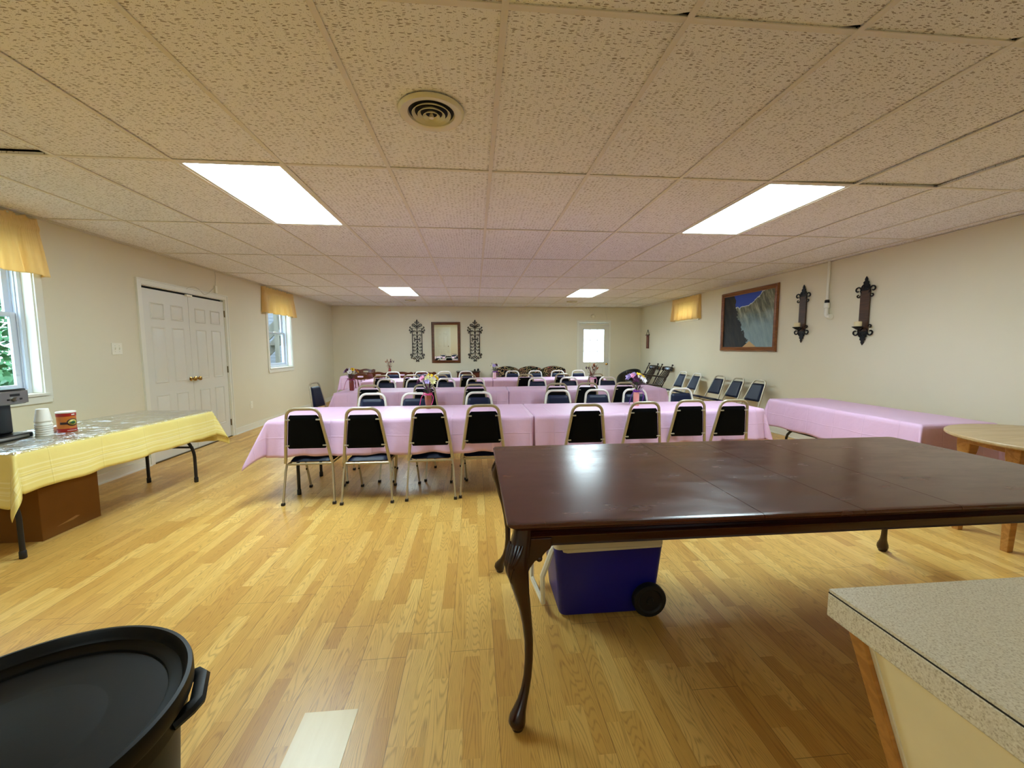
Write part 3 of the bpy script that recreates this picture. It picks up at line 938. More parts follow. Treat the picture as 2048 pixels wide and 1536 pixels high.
# ------------------------------------------------------------------ ceiling fixtures and vents
def lights():
    spots = [(-3, 1, 'large glowing ceiling panel above the yellow table side', 0), (3, 1, 'large glowing ceiling panel above the dining table side', 0),
             (-3, 5, 'far left glowing ceiling panel near the iron wall grilles', 0), (3, 5, 'far right glowing ceiling panel near the far door', 0),
             (-3, -3, 'ceiling panel behind the camera on the left side', 1), (3, -3, 'ceiling panel behind the camera on the right side', 1)]
    for c, r, l, bk in spots:
        x0, x1 = GX0+c*TX, GX0+(c+1)*TX
        y0, y1 = GY0+r*TY, GY0+(r+1)*TY
        t = thing('ceiling_light', l, 'light', ((x0+x1)/2, (y0+y1)/2, H), group='recessed ceiling light panels')
        a, b = TX/2-.006, TX/2-.034
        d, e = TY/2-.006, TY/2-.034
        fr = MB()
        fr.box((-a, -d, .001), (-b, d, .014)).box((b, -d, .001), (a, d, .014)).box((-b, -d, .001), (b, -e, .014)).box((-b, e, .001), (b, d, .014))
        fr.build('light_frame', M['tbar'], t, smooth=False)
        MB().box((-b, -e, .006), (b, e, .012)).build('diffuser', M['diffb' if bk else 'diff'], t, smooth=False)
        MB().box((-a, -d, .0145), (a, d, .10)).build('housing', M['tbar'], t, smooth=False)
    def vent(x, y, R, l, open_=True):
        t = thing('ceiling_vent', l, 'vent', (x, y, H), group='round ceiling air vents')
        k = R/.15
        mb = MB()
        mb.lathe([(R, -.001), (R*.985, -.006), (R*.93, -.010), (R*.78, -.007), (R*.68, .004), (R*.66, .02), (R*.63, .02), (R*.66, .002), (R*.77, -.010)], (0, 0, 0), 56)
        # lathe closes its ends, so trim ring is rebuilt without discs
        seg = 56
        mb = MB()
        prof = [(R, -.001), (R*.985, -.010), (R*.93, -.017), (R*.80, -.015), (R*.71, -.010), (R*.68, -.001)]
        vs, fs = [], []
        for (r, h) in prof:
            for q in range(seg):
                an = 2*PI*q/seg
                vs.append((r*math.cos(an), r*math.sin(an), h))
        for i in range(len(prof)-1):
            for q in range(seg):
                fs.append((i*seg+q, i*seg+(q+1) % seg, (i+1)*seg+(q+1) % seg, (i+1)*seg+q))
        mb.add(vs, fs)
        mb.build('vent_rim', M['ventcream'], t)
        for j, (ro, zi) in enumerate(((.56, -.014), (.39, -.018), (.23, -.022))):
            cb = MB()
            vs, fs = [], []
            prof = [(R*(ro+.02), zi-.002), (R*(ro+.03), zi+.001), (R*(ro-.05), zi+.013), (R*(ro-.065), zi+.011)]
            for (r, h) in prof:
                for q in range(seg):
                    an = 2*PI*q/seg
                    vs.append((r*math.cos(an), r*math.sin(an), h))
            for i in range(4):
                for q in range(seg):
                    i2 = (i+1) % 4
                    fs.append((i*seg+q, i*seg+(q+1) % seg, i2*seg+(q+1) % seg, i2*seg+q))
            cb.add(vs, fs)
            cb.build('vent_cone', M['ventcream'], t)
        MB().lathe([(.002, -.028), (R*.07, -.028), (R*.075, -.022), (R*.03, -.004)], (0, 0, 0), 20).build('damper_knob', M['ventcream'], t)
        lab(MB().lathe([(R*.70, -.0012), (R*.70, .0008)], (0, 0, 0), 32).build('duct_shade', M['ventshade'], t), 'dark disc painted as the duct shade behind the cones')  # flat disc, the shade inside the duct put into its colour
        return t
    vent(-.185, 1.99, .150, 'round cream ceiling vent with concentric rings nearest the camera')
    vent(-1.42, 9.40, .125, 'round ceiling vent beyond the far left light panel')
    vent(2.28, 9.45, .125, 'round ceiling vent beyond the far right light panel')
lights()

# ------------------------------------------------------------------ tables and cloths
def cloth_mesh(Q, drop, z, seed, corner=.18, k=.07, corners=(1, 1, 1, 1), flat=(0, 0), kn=None, step=.022, wave=.020, drops=None):
    """Q = four corners of the table top, counter-clockwise from near left: (x,y). Draped rectangle."""
    rs = random.Random(seed)
    P = [Vector((q[0], q[1])) for q in Q]
    L = ((P[1]-P[0]).length + (P[2]-P[3]).length)/2
    W = ((P[3]-P[0]).length + (P[2]-P[1]).length)/2
    d = drops or (drop, drop, drop, drop)     # left, right, near, far
    su = [-d[0] + i*step for i in range(int((L+d[0]+d[1])/step)+1)] + [L+d[1]]
    sv = [-d[2] + i*step for i in range(int((W+d[2]+d[3])/step)+1)] + [W+d[3]]
    ph = [rs.random()*6.28 for _ in range(8)]
    def top(u, v):
        a = P[0].lerp(P[1], u/L)
        b = P[3].lerp(P[2], u/L)
        return a.lerp(b, v/W)
    ex = (P[1]-P[0]).normalized()
    ey = (P[3]-P[0]).normalized()
    vs, uvs, hems = [], [], []
    for v in sv:
        for u in su:
            cu, cv = min(max(u, 0), L), min(max(v, 0), W)
            eu, ev = u-cu, v-cv
            r = math.hypot(eu, ev)
            p = top(cu, cv)
            hem = min(u+d[0], L+d[1]-u, v+d[2], W+d[3]-v)
            if r < 1e-6:
                zz = z + .0012*math.sin(u*9+ph[0])*math.sin(v*11+ph[1])
                vs.append((p.x, p.y, zz))
            else:
                nx, ny = eu/r, ev/r
                per = cu*1.0 + cv*1.0
                R = .014
                if r < R*PI/2:
                    a = r/R
                    out, dn = R*math.sin(a), R*(1-math.cos(a))
                else:
                    out, dn = R, R + (r-R*PI/2)
                cornerness = abs(2*nx*ny)          # 0 on edges, 1 on the diagonal
                t = max(0, dn)
                wv = wave*(t/.25)*(math.sin(per*13+ph[2]) + .6*math.sin(per*29+ph[3])) if cornerness < 1e-6 else 0
                if cornerness > 0:
                    ang = math.atan2(abs(ev), abs(eu))
                    f = math.sin(2*ang)
                    ci = corners[(0 if eu < 0 else 1) + (0 if ev < 0 else 2)]
                    wv = ci*corner*t*f*f + .04*t*math.sin(ang*8+ph[4])
                    sag = 1-.10*f
                else:
                    # ease into the corner fold
                    dl = min(abs(cu), abs(L-cu)) if abs(ev) > 0 else min(abs(cv), abs(W-cv))
                    wv *= min(1, dl/.12)
                    wv += .03*t*math.exp(-(dl/.10)**2)
                    sag = 1
                kk = kn if (kn and ev < 0 and eu == 0) else k
                o = out + kk*t + wv
                if (eu < 0 and flat[0]) or (eu > 0 and flat[1]):
                    o = min(o, .004 + out*.0)
                q = p + ex*(nx*o) + ey*(ny*o)
                vs.append((q.x, q.y, z - dn*sag + .004*math.sin(per*17+ph[5])*(t/.25)))
            uvs.append((u, v))
            hems.append(hem)
    nu, nv = len(su), len(sv)
    mb = MB()
    mb.add(vs, [(j*nu+i, j*nu+i+1, (j+1)*nu+i+1, (j+1)*nu+i) for j in range(nv-1) for i in range(nu-1)])
    return mb, uvs, hems
def tablecloth(name, Q, drop, z, mat, label, seed, group=None, **kw):
    mb, uvs, hems = cloth_mesh(Q, drop, z, seed, **kw)
    o = mb.build(name, mat, solid=.0012, angle=180)
    uvl = o.data.uv_layers.new(name='UVMap')
    for l in o.data.loops:
        uvl.data[l.index].uv = uvs[l.vertex_index]
    at = o.data.attributes.new('hem', 'FLOAT', 'POINT')
    at.data.foreach_set('value', hems)
    return tag(o, label, 'tablecloth', group)

def folding_table(loc, rz, L, W, z, label, group, mat_leg=None, inset=.20):
    """plastic folding banquet table: top + two wishbone leg sets (each leg a part)"""
    ml = mat_leg or M['legblack']
    t = thing('folding_table', label, 'table', loc, rz, group)
    pts = []
    r = .03
    for cx, cy, a in ((L/2-r, W/2-r, 0), (-L/2+r, W/2-r, 90), (-L/2+r, -W/2+r, 180), (L/2-r, -W/2+r, 270)):
        pts += arc(cx, cy, r, a, a+90, 5)
    MB().prism(pts, z-.045, z-.002).build('tabletop', M['plastic'], t, bevel=.006)
    for sx in (-1, 1):
        x = sx*(L/2-inset)
        for sy in (-1, 1):
            b = MB()
            p = bez((x-sx*.03, sy*.04, z-.06), (x-sx*.02, sy*.05, z-.20), (x, sy*(W/2-.11), z*.62), (x, sy*(W/2-.105), z*.36), 12)
            p += [Vector((x, sy*(W/2-.105), .03))]
            b.tube(p, .0135, 10)
            lg = b.build('leg', ml, t)
            MB().lathe([(.016, 0), (.018, .004), (.0175, .045), (.014, .05)], (x, sy*(W/2-.105), 0), 12).build('foot_cap', ml, lg)
        MB().tube([(x, -(W/2-.115), z*.50), (x, (W/2-.115), z*.50)], .010, 8).build('crossbar', ml, t)
        MB().tube([(x, 0, z*.50), (x-sx*.20, 0, z-.05)], .007, 8).build('brace', ml, t)
    return t

PZ = .69
def quad_table(Q, label, clabel, seed, drop=.300, leg_inset=.12, tg='folding tables under pink cloths', **kw):
    Qx = [q[0] for q in Q]
    Qy = [q[1] for q in Q]
    x0, x1 = max(Q[0][0], Q[3][0])+.012, min(Q[1][0], Q[2][0])-.012
    y0, y1 = max(Q[0][1], Q[1][1])+.012, min(Q[2][1], Q[3][1])-.012
    folding_table(((x0+x1)/2, (y0+y1)/2, 0), 0, x1-x0, y1-y0, PZ-.004, label, tg, inset=leg_inset)
    tablecloth('tablecloth', Q, drop, PZ, M['pink'], clabel, seed, 'pink tablecloths', **kw)

quad_table([(-1.735, 3.545), (.512, 3.525), (.505, 4.30), (-1.735, 4.30)], 'folding table under the left pink cloth of the front row', 'pink tablecloth on the left table of the front row, corner hanging low', 11, drop=.308, kn=.15, corner=.40, flat=(0, 1), corners=(1, 0, 1, 0), leg_inset=.16)
quad_table([(.525, 3.525), (2.82, 3.72), (2.82, 4.30), (.522, 4.30)], 'folding table under the right pink cloth of the front row', 'pink tablecloth on the right table of the front row, behind the dining table', 12, drop=.308, kn=.15, flat=(1, 0), corners=(0, 1, 0, 1))
quad_table([(-1.90, 5.69), (.468, 5.69), (.475, 6.30), (-1.90, 6.30)], 'folding table under the left pink cloth of the second row', 'pink tablecloth on the left table of the second row', 13, corner=.3, flat=(0, 1), corners=(1, 0, 1, 0), leg_inset=.30)
quad_table([(.482, 5.69), (2.79, 5.72), (2.79, 6.32), (.489, 6.30)], 'folding table under the right pink cloth of the second row', 'pink tablecloth on the right table of the second row, nearest the leaning chairs', 14, flat=(1, 0), corners=(0, 1, 0, 1))
quad_table([(-2.06, 7.62), (.330, 7.60), (.345, 8.32), (-2.06, 8.32)], 'folding table under the left pink cloth of the third row', 'pink tablecloth on the left table of the third row', 15, flat=(0, 1), corners=(1, 0, 1, 0))
quad_table([(.345, 7.60), (2.52, 7.62), (2.52, 8.32), (.360, 8.32)], 'folding table under the right pink cloth of the third row', 'pink tablecloth on the right table of the third row, in front of the sofa', 16, flat=(1, 0), corners=(0, 1, 0, 1), leg_inset=.06)
quad_table([(-2.90, 9.10), (-.98, 9.10), (-.98, 9.78), (-2.90, 9.78)], 'folding table under the pink cloth in the far left corner', 'pink tablecloth in the far left corner, ringed by brown wooden chairs', 17, drop=.30)
quad_table([(3.44, 2.80), (4.085, 2.80), (4.085, 4.42), (3.44, 4.42)], 'folding table under the pink cloth along the right wall', 'pink tablecloth along the right wall behind the oval wooden table', 18, drop=.31, wave=.004)

# yellow table by the left wall, turned a few degrees
def yellow_table():
    a = math.atan2(.112, 1.60)
    near, far = Vector((-2.694, 2.585)), Vector((-2.590, 4.20))
    dr = (far-near).normalized()
    lf = Vector((-dr.y, dr.x))
    Wd = .68
    L = (far-near).length
    Q = [near, far, far+lf*Wd, near+lf*Wd]
    c = (near+far)/2 + lf*Wd/2
    folding_table((c.x, c.y, 0), math.atan2(dr.y, dr.x), L-.03, Wd-.02, PZ-.004, 'folding table with dark bowed legs under the yellow cloth', 'folding tables', inset=.075)
    tablecloth('tablecloth', [tuple(q) for q in Q], .27, PZ, M['yellow'], 'yellow tablecloth with woven stripes along its hem, by the left wall', 21, drops=(.33, .33, .255, .20), corner=.25, wave=.008)
    mb, uvs, hems = cloth_mesh([tuple(q) for q in Q], .10, PZ+.0028, 22, corner=.05, drops=(.02, .02, .022, .022), wave=.0, step=.015)
    o = mb.build('clear_table_cover', M['clearvinyl'], solid=0, angle=180)
    tag(o, 'shiny clear vinyl sheet spread over the yellow tablecloth', 'table cover')
yellow_table()

# ------------------------------------------------------------------ stacking banquet chair
def make_chair(label, frame, group):
    """local: origin on the floor midway between the back feet, seat towards +y, back leaning to -y"""
    t = thing('banquet_chair', label, 'chair', group=group)
    bl = [(.188, .045, .345), (.128, -.022, .70)]
    # back frame: inverted U, wide at the seat, narrow at the top
    p = [(-.188, .045, .345), (-.182, .040, .37)]
    zt = .807
    R = .062
    def at(z):
        k = (z-.345)/(zt-.345)
        return .188-.066*k, .045-.085*k
    for z in (.5, .62, .70, zt-R):
        x, y = at(z)
        p.append((-x, y, z))
    x, y = at(zt-R)
    for i in range(1, 7):
        an = math.radians(90*i/6)
        p.append((-x+.006+R*(1-math.cos(an))-.006*(1-i/6), y-.010*math.sin(an), zt-R+R*math.sin(an)))
    q = [(-a, b, c) for (a, b, c) in reversed(p)]
    MB().tube(p+q, .0115, 8, sq=1.15).build('back_frame', frame, t)
    # back pad: fabric on the rear, vinyl on the sitter's side
    def pad(dy, th, mat, nm, inset=0.0):
        mb = MB()
        zs = [.470, .478, .56, .66, .742, .756]
        n = 9
        def P(u, v):
            z = zs[0] + (zs[-1]-zs[0])*v
            hw, yy = at(z)
            hw -= .0135 + inset
            e = min(1, min(u, 1-u)*9, min(v, 1-v)*11)
            cr = .0 if (v > .93 or v < .07) else 0
            edge = math.sqrt(max(0, 1-(1-e)**2))
            if v < .06 or v > .94:
                k = min(v, 1-v)/.06
                hw -= .012*(1-math.sqrt(max(0, 1-(1-k)**2)))
            return ((u-.5)*2*hw, yy+dy+th*edge - .012*(1-(2*u-1)**2)*0, z)
        mb.grid(P, 14, 16)
        return mb
    f1 = pad(.004, .018, None, '')
    f2 = pad(.004, -.016, None, '')
    f1.build('backrest', M['navy'], t, angle=180)
    lab(f2.build('backrest_cover', M['black'], t, angle=180), 'black fabric rear of the backrest')
    for z in (.50, .72):
        hw, yy = at(z)
        for s in (-1, 1):
            MB().obox((s*(hw-.018), yy-.016, z), (.034, .006, .011)).build('pad_clip', M['clip'], t, bevel=.0015)
    # seat
    mb = MB()
    def S(u, v, top=True):
        y = .082 + v*.353
        hw = (.192 - .018*(1-v))
        if v > .86: hw *= math.sqrt(max(0.02, 1-((v-.86)/.14)**2*.35))
        if v < .10: hw *= 1-.10*(1-v/.10)**2
        e = min(1, min(u, 1-u)*8, min(v, 1-v)*8)
        ed = math.sqrt(max(0, 1-(1-e)**2))
        return ((u-.5)*2*hw, y, (.346+.030*ed) if top else (.346-.014*ed))
    mb.grid(lambda u, v: S(u, v), 14, 14)
    mb.grid(lambda u, v: S(u, v, False), 14, 14)
    mb.build('seat', M['navy'], t, angle=180)
    ap = MB()
    ap.tube([(-.176, .06, .330), (-.184, .42, .330), (.184, .42, .330), (.176, .06, .330)], .010, 6, closed=True)
    ap.build('seat_frame', frame, t)
    for s in (-1, 1):
        b = MB().tube([(s*.182, .062, .336), (s*.190, .045, .27), (s*.204, .004, .016)], .0115, 4, sq=.85)
        lg = b.build('leg', frame, t, angle=30)
        MB().box((s*.204-.013, -.012, 0), (s*.204+.013, .016, .022)).build('rubber_foot', M['rubber'], lg, bevel=.003)
        b = MB().tube([(s*.178, .375, .334), (s*.168, .400, .25), (s*.150, .445, .016)], .0115, 4, sq=.85)
        lg = b.build('leg', frame, t, angle=30)
        MB().box((s*.150-.013, .432, 0), (s*.150+.013, .460, .022)).build('rubber_foot', M['rubber'], lg, bevel=.003)
        MB().ball((s*.164, .396, .190), .008, 8).build('bumper', M['rubber'], lg)
    return t

def place_chairs():
    champ = make_chair('x', M['frame'], 'x')
    lit_champ = make_chair('x', M['litframe'], 'x')
    used = {'c': False, 's': False}
    rs = random.Random(5)
    def put(kind, x, y, rz, label, group, rot=None, z=0):
        src = champ if kind == 'c' else lit_champ
        if not used[kind]:
            used[kind] = True
            src.location = (x, y, z)
            src.rotation_euler = rot if rot else (0, 0, rz)
            src['label'] = label
            src['group'] = group
            return
        dup(src, (x, y, z), rz, label, group, rot)
    O = ['leftmost', 'second', 'third', 'fourth', 'fifth', 'sixth', 'seventh', 'eighth']
    def row(kind, data, facing, lab_, group):
        n = len(data)
        for i, (x, y) in enumerate(data):
            nm = 'leftmost' if i == 0 else ('rightmost' if i == n-1 else O[i] + ' from the left')
            rz = rs.uniform(-.02, .02) + (PI if facing else 0)
            put(kind, x, y, rz, lab_.replace('#', nm), group)
    row('c', [(-1.382, 3.405), (-.905, 3.375), (-.382, 3.405), (.068, 3.440), (.948, 3.37), (1.490, 3.455), (1.955, 3.53), (2.350, 3.50)], 0,
        'navy and black chair, back to us, front row, #', 'chairs on the near side of the front row')
    row('s', [(-1.087, 4.375), (-.640, 4.36), (.042, 4.375), (.935, 4.48), (1.39, 4.48), (1.84, 4.49), (2.41, 4.52)], 1,
        'navy chair facing us behind the front tables, #', 'chairs on the far side of the front row')
    row('c', [(-1.377, 5.45), (-.665, 5.46), (.004, 5.42), (1.105, 5.42), (1.535, 5.44), (2.065, 5.46)], 0,
        'chair with its back to us at the second row, #', 'chairs on the near side of the second row')
    row('s', [(-1.372, 6.42), (-.93, 6.42), (-.457, 6.44), (.01, 6.43), (.995, 6.40), (1.515, 6.42), (2.155, 6.40)], 1,
        'navy chair facing us behind the second row, #', 'chairs on the far side of the second row')
    row('c', [(-1.650, 7.42), (-1.13, 7.42), (-.627, 7.40), (-.12, 7.42), (.925, 7.36), (1.615, 7.40), (2.25, 7.41)], 0,
        'chair with its back to us at the third row, #', 'chairs on the near side of the third row')
    row('s', [(-1.665, 8.44), (-1.085, 8.44), (-.625, 8.44), (-.184, 8.44), (.785, 8.44), (1.265, 8.42), (1.745, 8.42), (2.19, 8.42)], 1,
        'navy chair facing us behind the third row, #', 'chairs on the far side of the third row')
    # along the right wall, seats towards the room
    dat = [('s', 8.20, .06), ('s', 7.68, .02), ('c', 6.90, .10), ('c', 6.40, .06), ('c', 5.88, .08)]
    nm = ['farthest', 'second farthest', 'middle', 'second nearest', 'nearest']
    for i, (k, y, da) in enumerate(dat):
        put(k, 4.185, y, 0, 'navy banquet chair tipped back against the right wall, %s of the five' % nm[i], 'chairs tipped back along the right wall', rot=(.235+.015*(i % 2), 0, PI/2+da))
    put('c', -2.23, 5.95, -1.72, 'lone navy banquet chair by the left end of the second row', 'chairs at table ends')
place_chairs()

# ------------------------------------------------------------------ dining table
def dining_table():
    x0, x1, y0, y1, zt = .098, 2.60, 1.235, 2.285, .73
    cx, cy = (x0+x1)/2, (y0+y1)/2
    t = thing('dining_table', 'large glossy dark mahogany dining table with carved curved legs, nearest the camera', 'table', (cx, cy, 0))
    hx, hy = (x1-x0)/2, (y1-y0)/2
    seams = [-hx, .965-cx, 1.335-cx, 1.705-cx, hx]
    names = ['tabletop', 'table_leaf', 'table_leaf', 'tabletop']
    prof = [(-.022, 0), (-.0105, 0), (-.003, -.002), (0, -.006), (.0005, -.011), (-.004, -.016), (-.010, -.019), (-.016, -.026)]
    for i, nm in enumerate(names):
        a, b = seams[i]+(.0012 if i else 0), seams[i+1]-(.0012 if i < 3 else 0)
        # outline loops stepping down the moulded edge
        loops = []
        r = .030
        for d, dz in prof:
            L_, R_ = (a-d if i == 0 else a), (b+d if i == 3 else b)
            pts = []
            yy = hy+d
            if i == 3:
                pts += arc(R_-r, yy-r, r, 0, 90, 6)
            else:
                pts += [(R_, yy)]
            if i == 0:
                pts += arc(L_+r, yy-r, r, 90, 180, 6) + arc(L_+r, -yy+r, r, 180, 270, 6)
            else:
                pts += [(L_, yy), (L_, -yy)]
            if i == 3:
                pts += arc(R_-r, -yy+r, r, 270, 360, 6)
            else:
                pts += [(R_, -yy)]
            loops.append([(p[0], p[1], zt+dz) for p in pts])
        n = len(loops[0])
        vs = [p for l in loops for p in l]
        fs = [tuple(range(n))]
        for k in range(len(loops)-1):
            for q in range(n):
                fs.append((k*n+q, k*n+(q+1) % n, (k+1)*n+(q+1) % n, (k+1)*n+q))
        fs.append(tuple((len(loops)-1)*n+q for q in range(n))[::-1])
        MB().add(vs, fs).build(nm, M['mahogtop'], t, angle=30)
    # moulded apron, swept round as a rail on each side
    ap = [(.030, .704), (.026, .700), (.034, .696), (.038, .690), (.040, .684), (.030, .681), (.026, .677), (.029, .673), (.037, .670), (.040, .662), (.040, .645), (.036, .640), (.060, .640), (.060, .704)]
    for sgn, axis in ((-1, 'x'), (1, 'x'), (-1, 'y'), (1, 'y')):
        mb = MB()
        if axis == 'x':       # long rails along x
            mb.prism([(sgn*(hy-d), z) for d, z in ap], -hx+.05, hx-.05, 'x')
        else:
            mb.prism([(sgn*(hx-d), z) for d, z in ap], -hy+.05, hy-.05, 'y')
        mb.build('apron', M['mahog'], t, angle=30)
    # cabriole legs
    prof = [(.704, -.002, .030), (.680, .000, .031), (.655, .006, .033), (.625, .014, .036), (.595, .019, .039), (.560, .018, .037), (.52, .011, .032), (.47, .002, .026), (.41, -.010, .0205), (.35, -.019, .0175), (.28, -.026, .0155), (.21, -.026, .0145), (.155, -.021, .0145), (.115, -.012, .0155), (.085, -.001, .018), (.062, .011, .023), (.045, .018, .028), (.028, .020, .0295), (.012, .018, .025), (.008, .018, .021), (.0, .018, .020)]
    for sx in (-1, 1):
        for sy in (-1, 1):
            bx_, by_ = sx*(hx-.052), sy*(hy-.052)
            mb = MB()
            seg = 20
            vs, fs = [], []
            for z, o, r in prof:
                for k in range(seg):
                    a = 2*PI*k/seg
                    ca, sa = math.cos(a), math.sin(a)
                    # squarish towards the top, round at the ankle
                    sq = max(0, min(1, (z-.35)/.3))
                    m = 1/(max(abs(ca), abs(sa))) if sq else 1
                    f = (1-sq*.55) + sq*.55*m
                    # carved lobes on the knee
                    kn = math.exp(-((z-.585)/.05)**2)
                    d = ca*sx*.7071 + sa*sy*.7071
                    if kn > .02 and d > 0:
                        f *= 1 + .10*kn*math.cos(a*10)*d
                    vs.append((bx_+sx*o+r*f*ca, by_+sy*o+r*f*sa, z))
            n = len(prof)
            for i in range(n-1):
                for k in range(seg):
                    l = (k+1) % seg
                    fs.append((i*seg+k, i*seg+l, (i+1)*seg+l, (i+1)*seg+k))
            fs.append(tuple(range(seg)))
            fs.append(tuple((n-1)*seg+k for k in range(seg)))
            mb.add(vs, fs)
            leg = mb.build('leg', M['mahog'], t, angle=50)
            # knee ears: shaped brackets running to each apron
            e = [(0, .668), (.098, .668), (.098, .640), (.092, .628), (.078, .618), (.068, .606), (.064, .594), (.054, .586), (.044, .590), (.036, .580), (.026, .566), (.016, .545), (0, .54)]
            mb = MB()
            mb.prism([(bx_ - sx*(.0+p[0]), p[1]) for p in e], by_+sy*.018, by_-sy*.012, 'y')
            mb.ball((bx_-sx*.056, by_+sy*.010, .594), .011, 10)
            k = mb.build('knee_bracket', M['mahog'], leg, bevel=.007, bseg=3)
            mb = MB()
            mb.prism([(by_ - sy*(.0+p[0]), p[1]) for p in e], bx_+sx*.018, bx_-sx*.012, 'x')
            mb.ball((bx_+sx*.010, by_-sy*.056, .594), .011, 10)
            mb.build('knee_bracket', M['mahog'], leg, bevel=.007, bseg=3)
            # acanthus carving: raised leaf ribs fanning down the outer knee
            mb = MB()
            for j in range(-3, 4):
                a0 = math.atan2(sy, sx) + j*.30
                pts, rr = [], []
                for q in range(9):
                    v = q/8
                    z = .655 - v*(.125 - abs(j)*.014)
                    # interpolate leg surface
                    for i in range(n-1):
                        if prof[i][0] >= z >= prof[i+1][0]:
                            u = (prof[i][0]-z)/(prof[i][0]-prof[i+1][0])
                            o = prof[i][1]*(1-u)+prof[i+1][1]*u
                            r = prof[i][2]*(1-u)+prof[i+1][2]*u
                            break
                    a = a0 - j*.22*v + .05*math.sin(v*6)
                    ff = 1.06
                    pts.append((bx_+sx*o+r*ff*math.cos(a), by_+sy*o+r*ff*math.sin(a), z))
                    rr.append(.0052*math.sin(PI*min(1, .12+v*.88))**.6+.001)
                mb.tube(pts, rr, 8)
            mb.build('carved_leaf', M['mahog'], leg)
dining_table()

# ------------------------------------------------------------------ wheeled cooler
def cooler():
    cx, cy = .628, 1.965
    t = thing('wheeled_cooler', 'blue wheeled cooler with white lid and white handle under the dining table', 'cooler', (cx, cy, 0))
    hw, hd, h = .258, .170, .352
    def sec(z, s, r=.03):
        a, b = hw*s, hd*s
        pts = []
        for px_, py_, an in ((a-r, b-r, 0), (-a+r, b-r, 90), (-a+r, -b+r, 180), (a-r, -b+r, 270)):
            pts += arc(px_, py_, r, an, an+90, 6)
        return [(p[0]-.0+(-.010 if False else 0), p[1], z) for p in pts]
    lv = [(.012, .90), (.020, .915), (.17, .965), (.175, .968), (.325, 1.02), (.345, 1.03), (.352, 1.03)]
    L = [sec(z, s) for z, s in lv]
    n = len(L[0])
    vs = [p for l in L for p in l]
    # wheel recess: pull in the lower right end
    vs = [((min(p[0], hw*.885) if p[2] < .165 else p[0]), p[1], p[2]) for p in vs]
    fs = [tuple(range(n))[::-1]]
    for k in range(len(L)-1):
        for q in range(n):
            fs.append((k*n+q, k*n+(q+1) % n, (k+1)*n+(q+1) % n, (k+1)*n+q))
    fs.append(tuple((len(L)-1)*n+q for q in range(n)))
    MB().add(vs, fs).build('body', M['blue'], t, angle=35)
    L = [sec(z, s) for z, s in ((.345, .985), (.350, 1.035), (.378, 1.035), (.388, 1.01), (.390, .96))]
    vs = [p for l in L for p in l]
    fs = [tuple(range(n))[::-1]] + [(k*n+q, k*n+(q+1) % n, (k+1)*n+(q+1) % n, (k+1)*n+q) for k in range(4) for q in range(n)] + [tuple(4*n+q for q in range(n))]
    lab(MB().add(vs, fs).build('lid', M['coolwhite'], t, angle=35), 'off-white lid')
    # rounded white skirt of the lid dipping on the front
    mb = MB()
    mb.prism([(-.232, .352), (-.225, .338), (-.205, .333), (.245, .341), (.255, .352)], -hd*1.03-.004, -hd*1.0, 'y')
    lab(mb.build('lid_skirt', M['coolwhite'], t, bevel=.003), 'off-white lip of the lid')
    # feet under the handle end
    for s in (-1, 1):
        MB().box((-hw*.86, s*hd*.6-.02, 0), (-hw*.7, s*hd*.6+.02, .016)).build('foot', M['blue'], t, bevel=.004)
    for s in (-1, 1):
        w_ = MB().lathe([(.066, -.006), (.078, -.003), (.081, .006), (.081, .030), (.077, .036), (.06, .037), (.052, .030), (.018, .030), (.014, .036)] if s > 0 else [(.014, -.036), (.018, -.030), (.052, -.030), (.06, -.037), (.077, -.036), (.081, -.030), (.081, -.006), (.078, .003), (.066, .006)], (hw-.063, s*hd*.93, .0815), 32, axis='y')
        w_.build('wheel', M['wheel'], t)
    hp = [(-hw*1.0, -.120, .335), (-hw*1.0-.012, -.128, .325), (-hw-.058, -.128, .20), (-hw-.052, -.110, .055), (-hw-.050, -.095, .045), (-hw-.072, .115, .045), (-hw-.074, .128, .058), (-hw-.070, .136, .20), (-hw*1.0-.012, .136, .325), (-hw*1.0, .128, .335)]
    lab(MB().tube(hp, .0115, 6, sq=1.3).build('tow_handle', M['coolwhite'], t, bevel=0), 'white tow handle hanging down')
cooler()

# ------------------------------------------------------------------ counter corner
def counter():
    t = thing('bar_counter', 'speckled grey-green counter end with a cream panelled base, bottom right corner', 'counter', (.553, .561, 0))
    X1, Y1 = 1.45, -1.4
    lab(MB().box((0, Y1, .905), (X1, 0, .910)).build('countertop', M['counter'], t, smooth=False), 'speckled laminate top')
    MB().box((-.0004, Y1, .9032), (X1, .0004, .9054)).build('top_seam', M['seam'], t, smooth=False)
    MB().box((-.001, Y1, .866), (X1, .001, .9036)).build('edge_band', M['counter'], t, bevel=.002)
    # leaning base panel with an oak corner post
    def lean(xa, xb, ya, yb, nm, m, bev=.001):
        dx = 1.06*.30
        vs = [(xa+dx, ya, 0), (xb+dx, ya, 0), (xb+dx, yb, 0), (xa+dx, yb, 0), (xa, ya, .866), (xb, ya, .866), (xb, yb, .866), (xa, yb, .866)]
        return MB().add(vs, [(0, 3, 2, 1), (4, 5, 6, 7), (0, 1, 5, 4), (1, 2, 6, 5), (2, 3, 7, 6), (3, 0, 4, 7)]).build(nm, m, t, bevel=bev, smooth=False)
    lab(lean(.020, .90, -.034, -.010, 'corner_post', M['oak']), 'honey oak edge strip')
    lab(lean(.030, .90, Y1, -.0345, 'base_panel', M['creampanel']), 'cream base panel')
    lab(lean(.027, .034, -.041, -.034, 'corner_bead', M['trim'], .0005), 'thin white bead beside the oak strip')
counter()

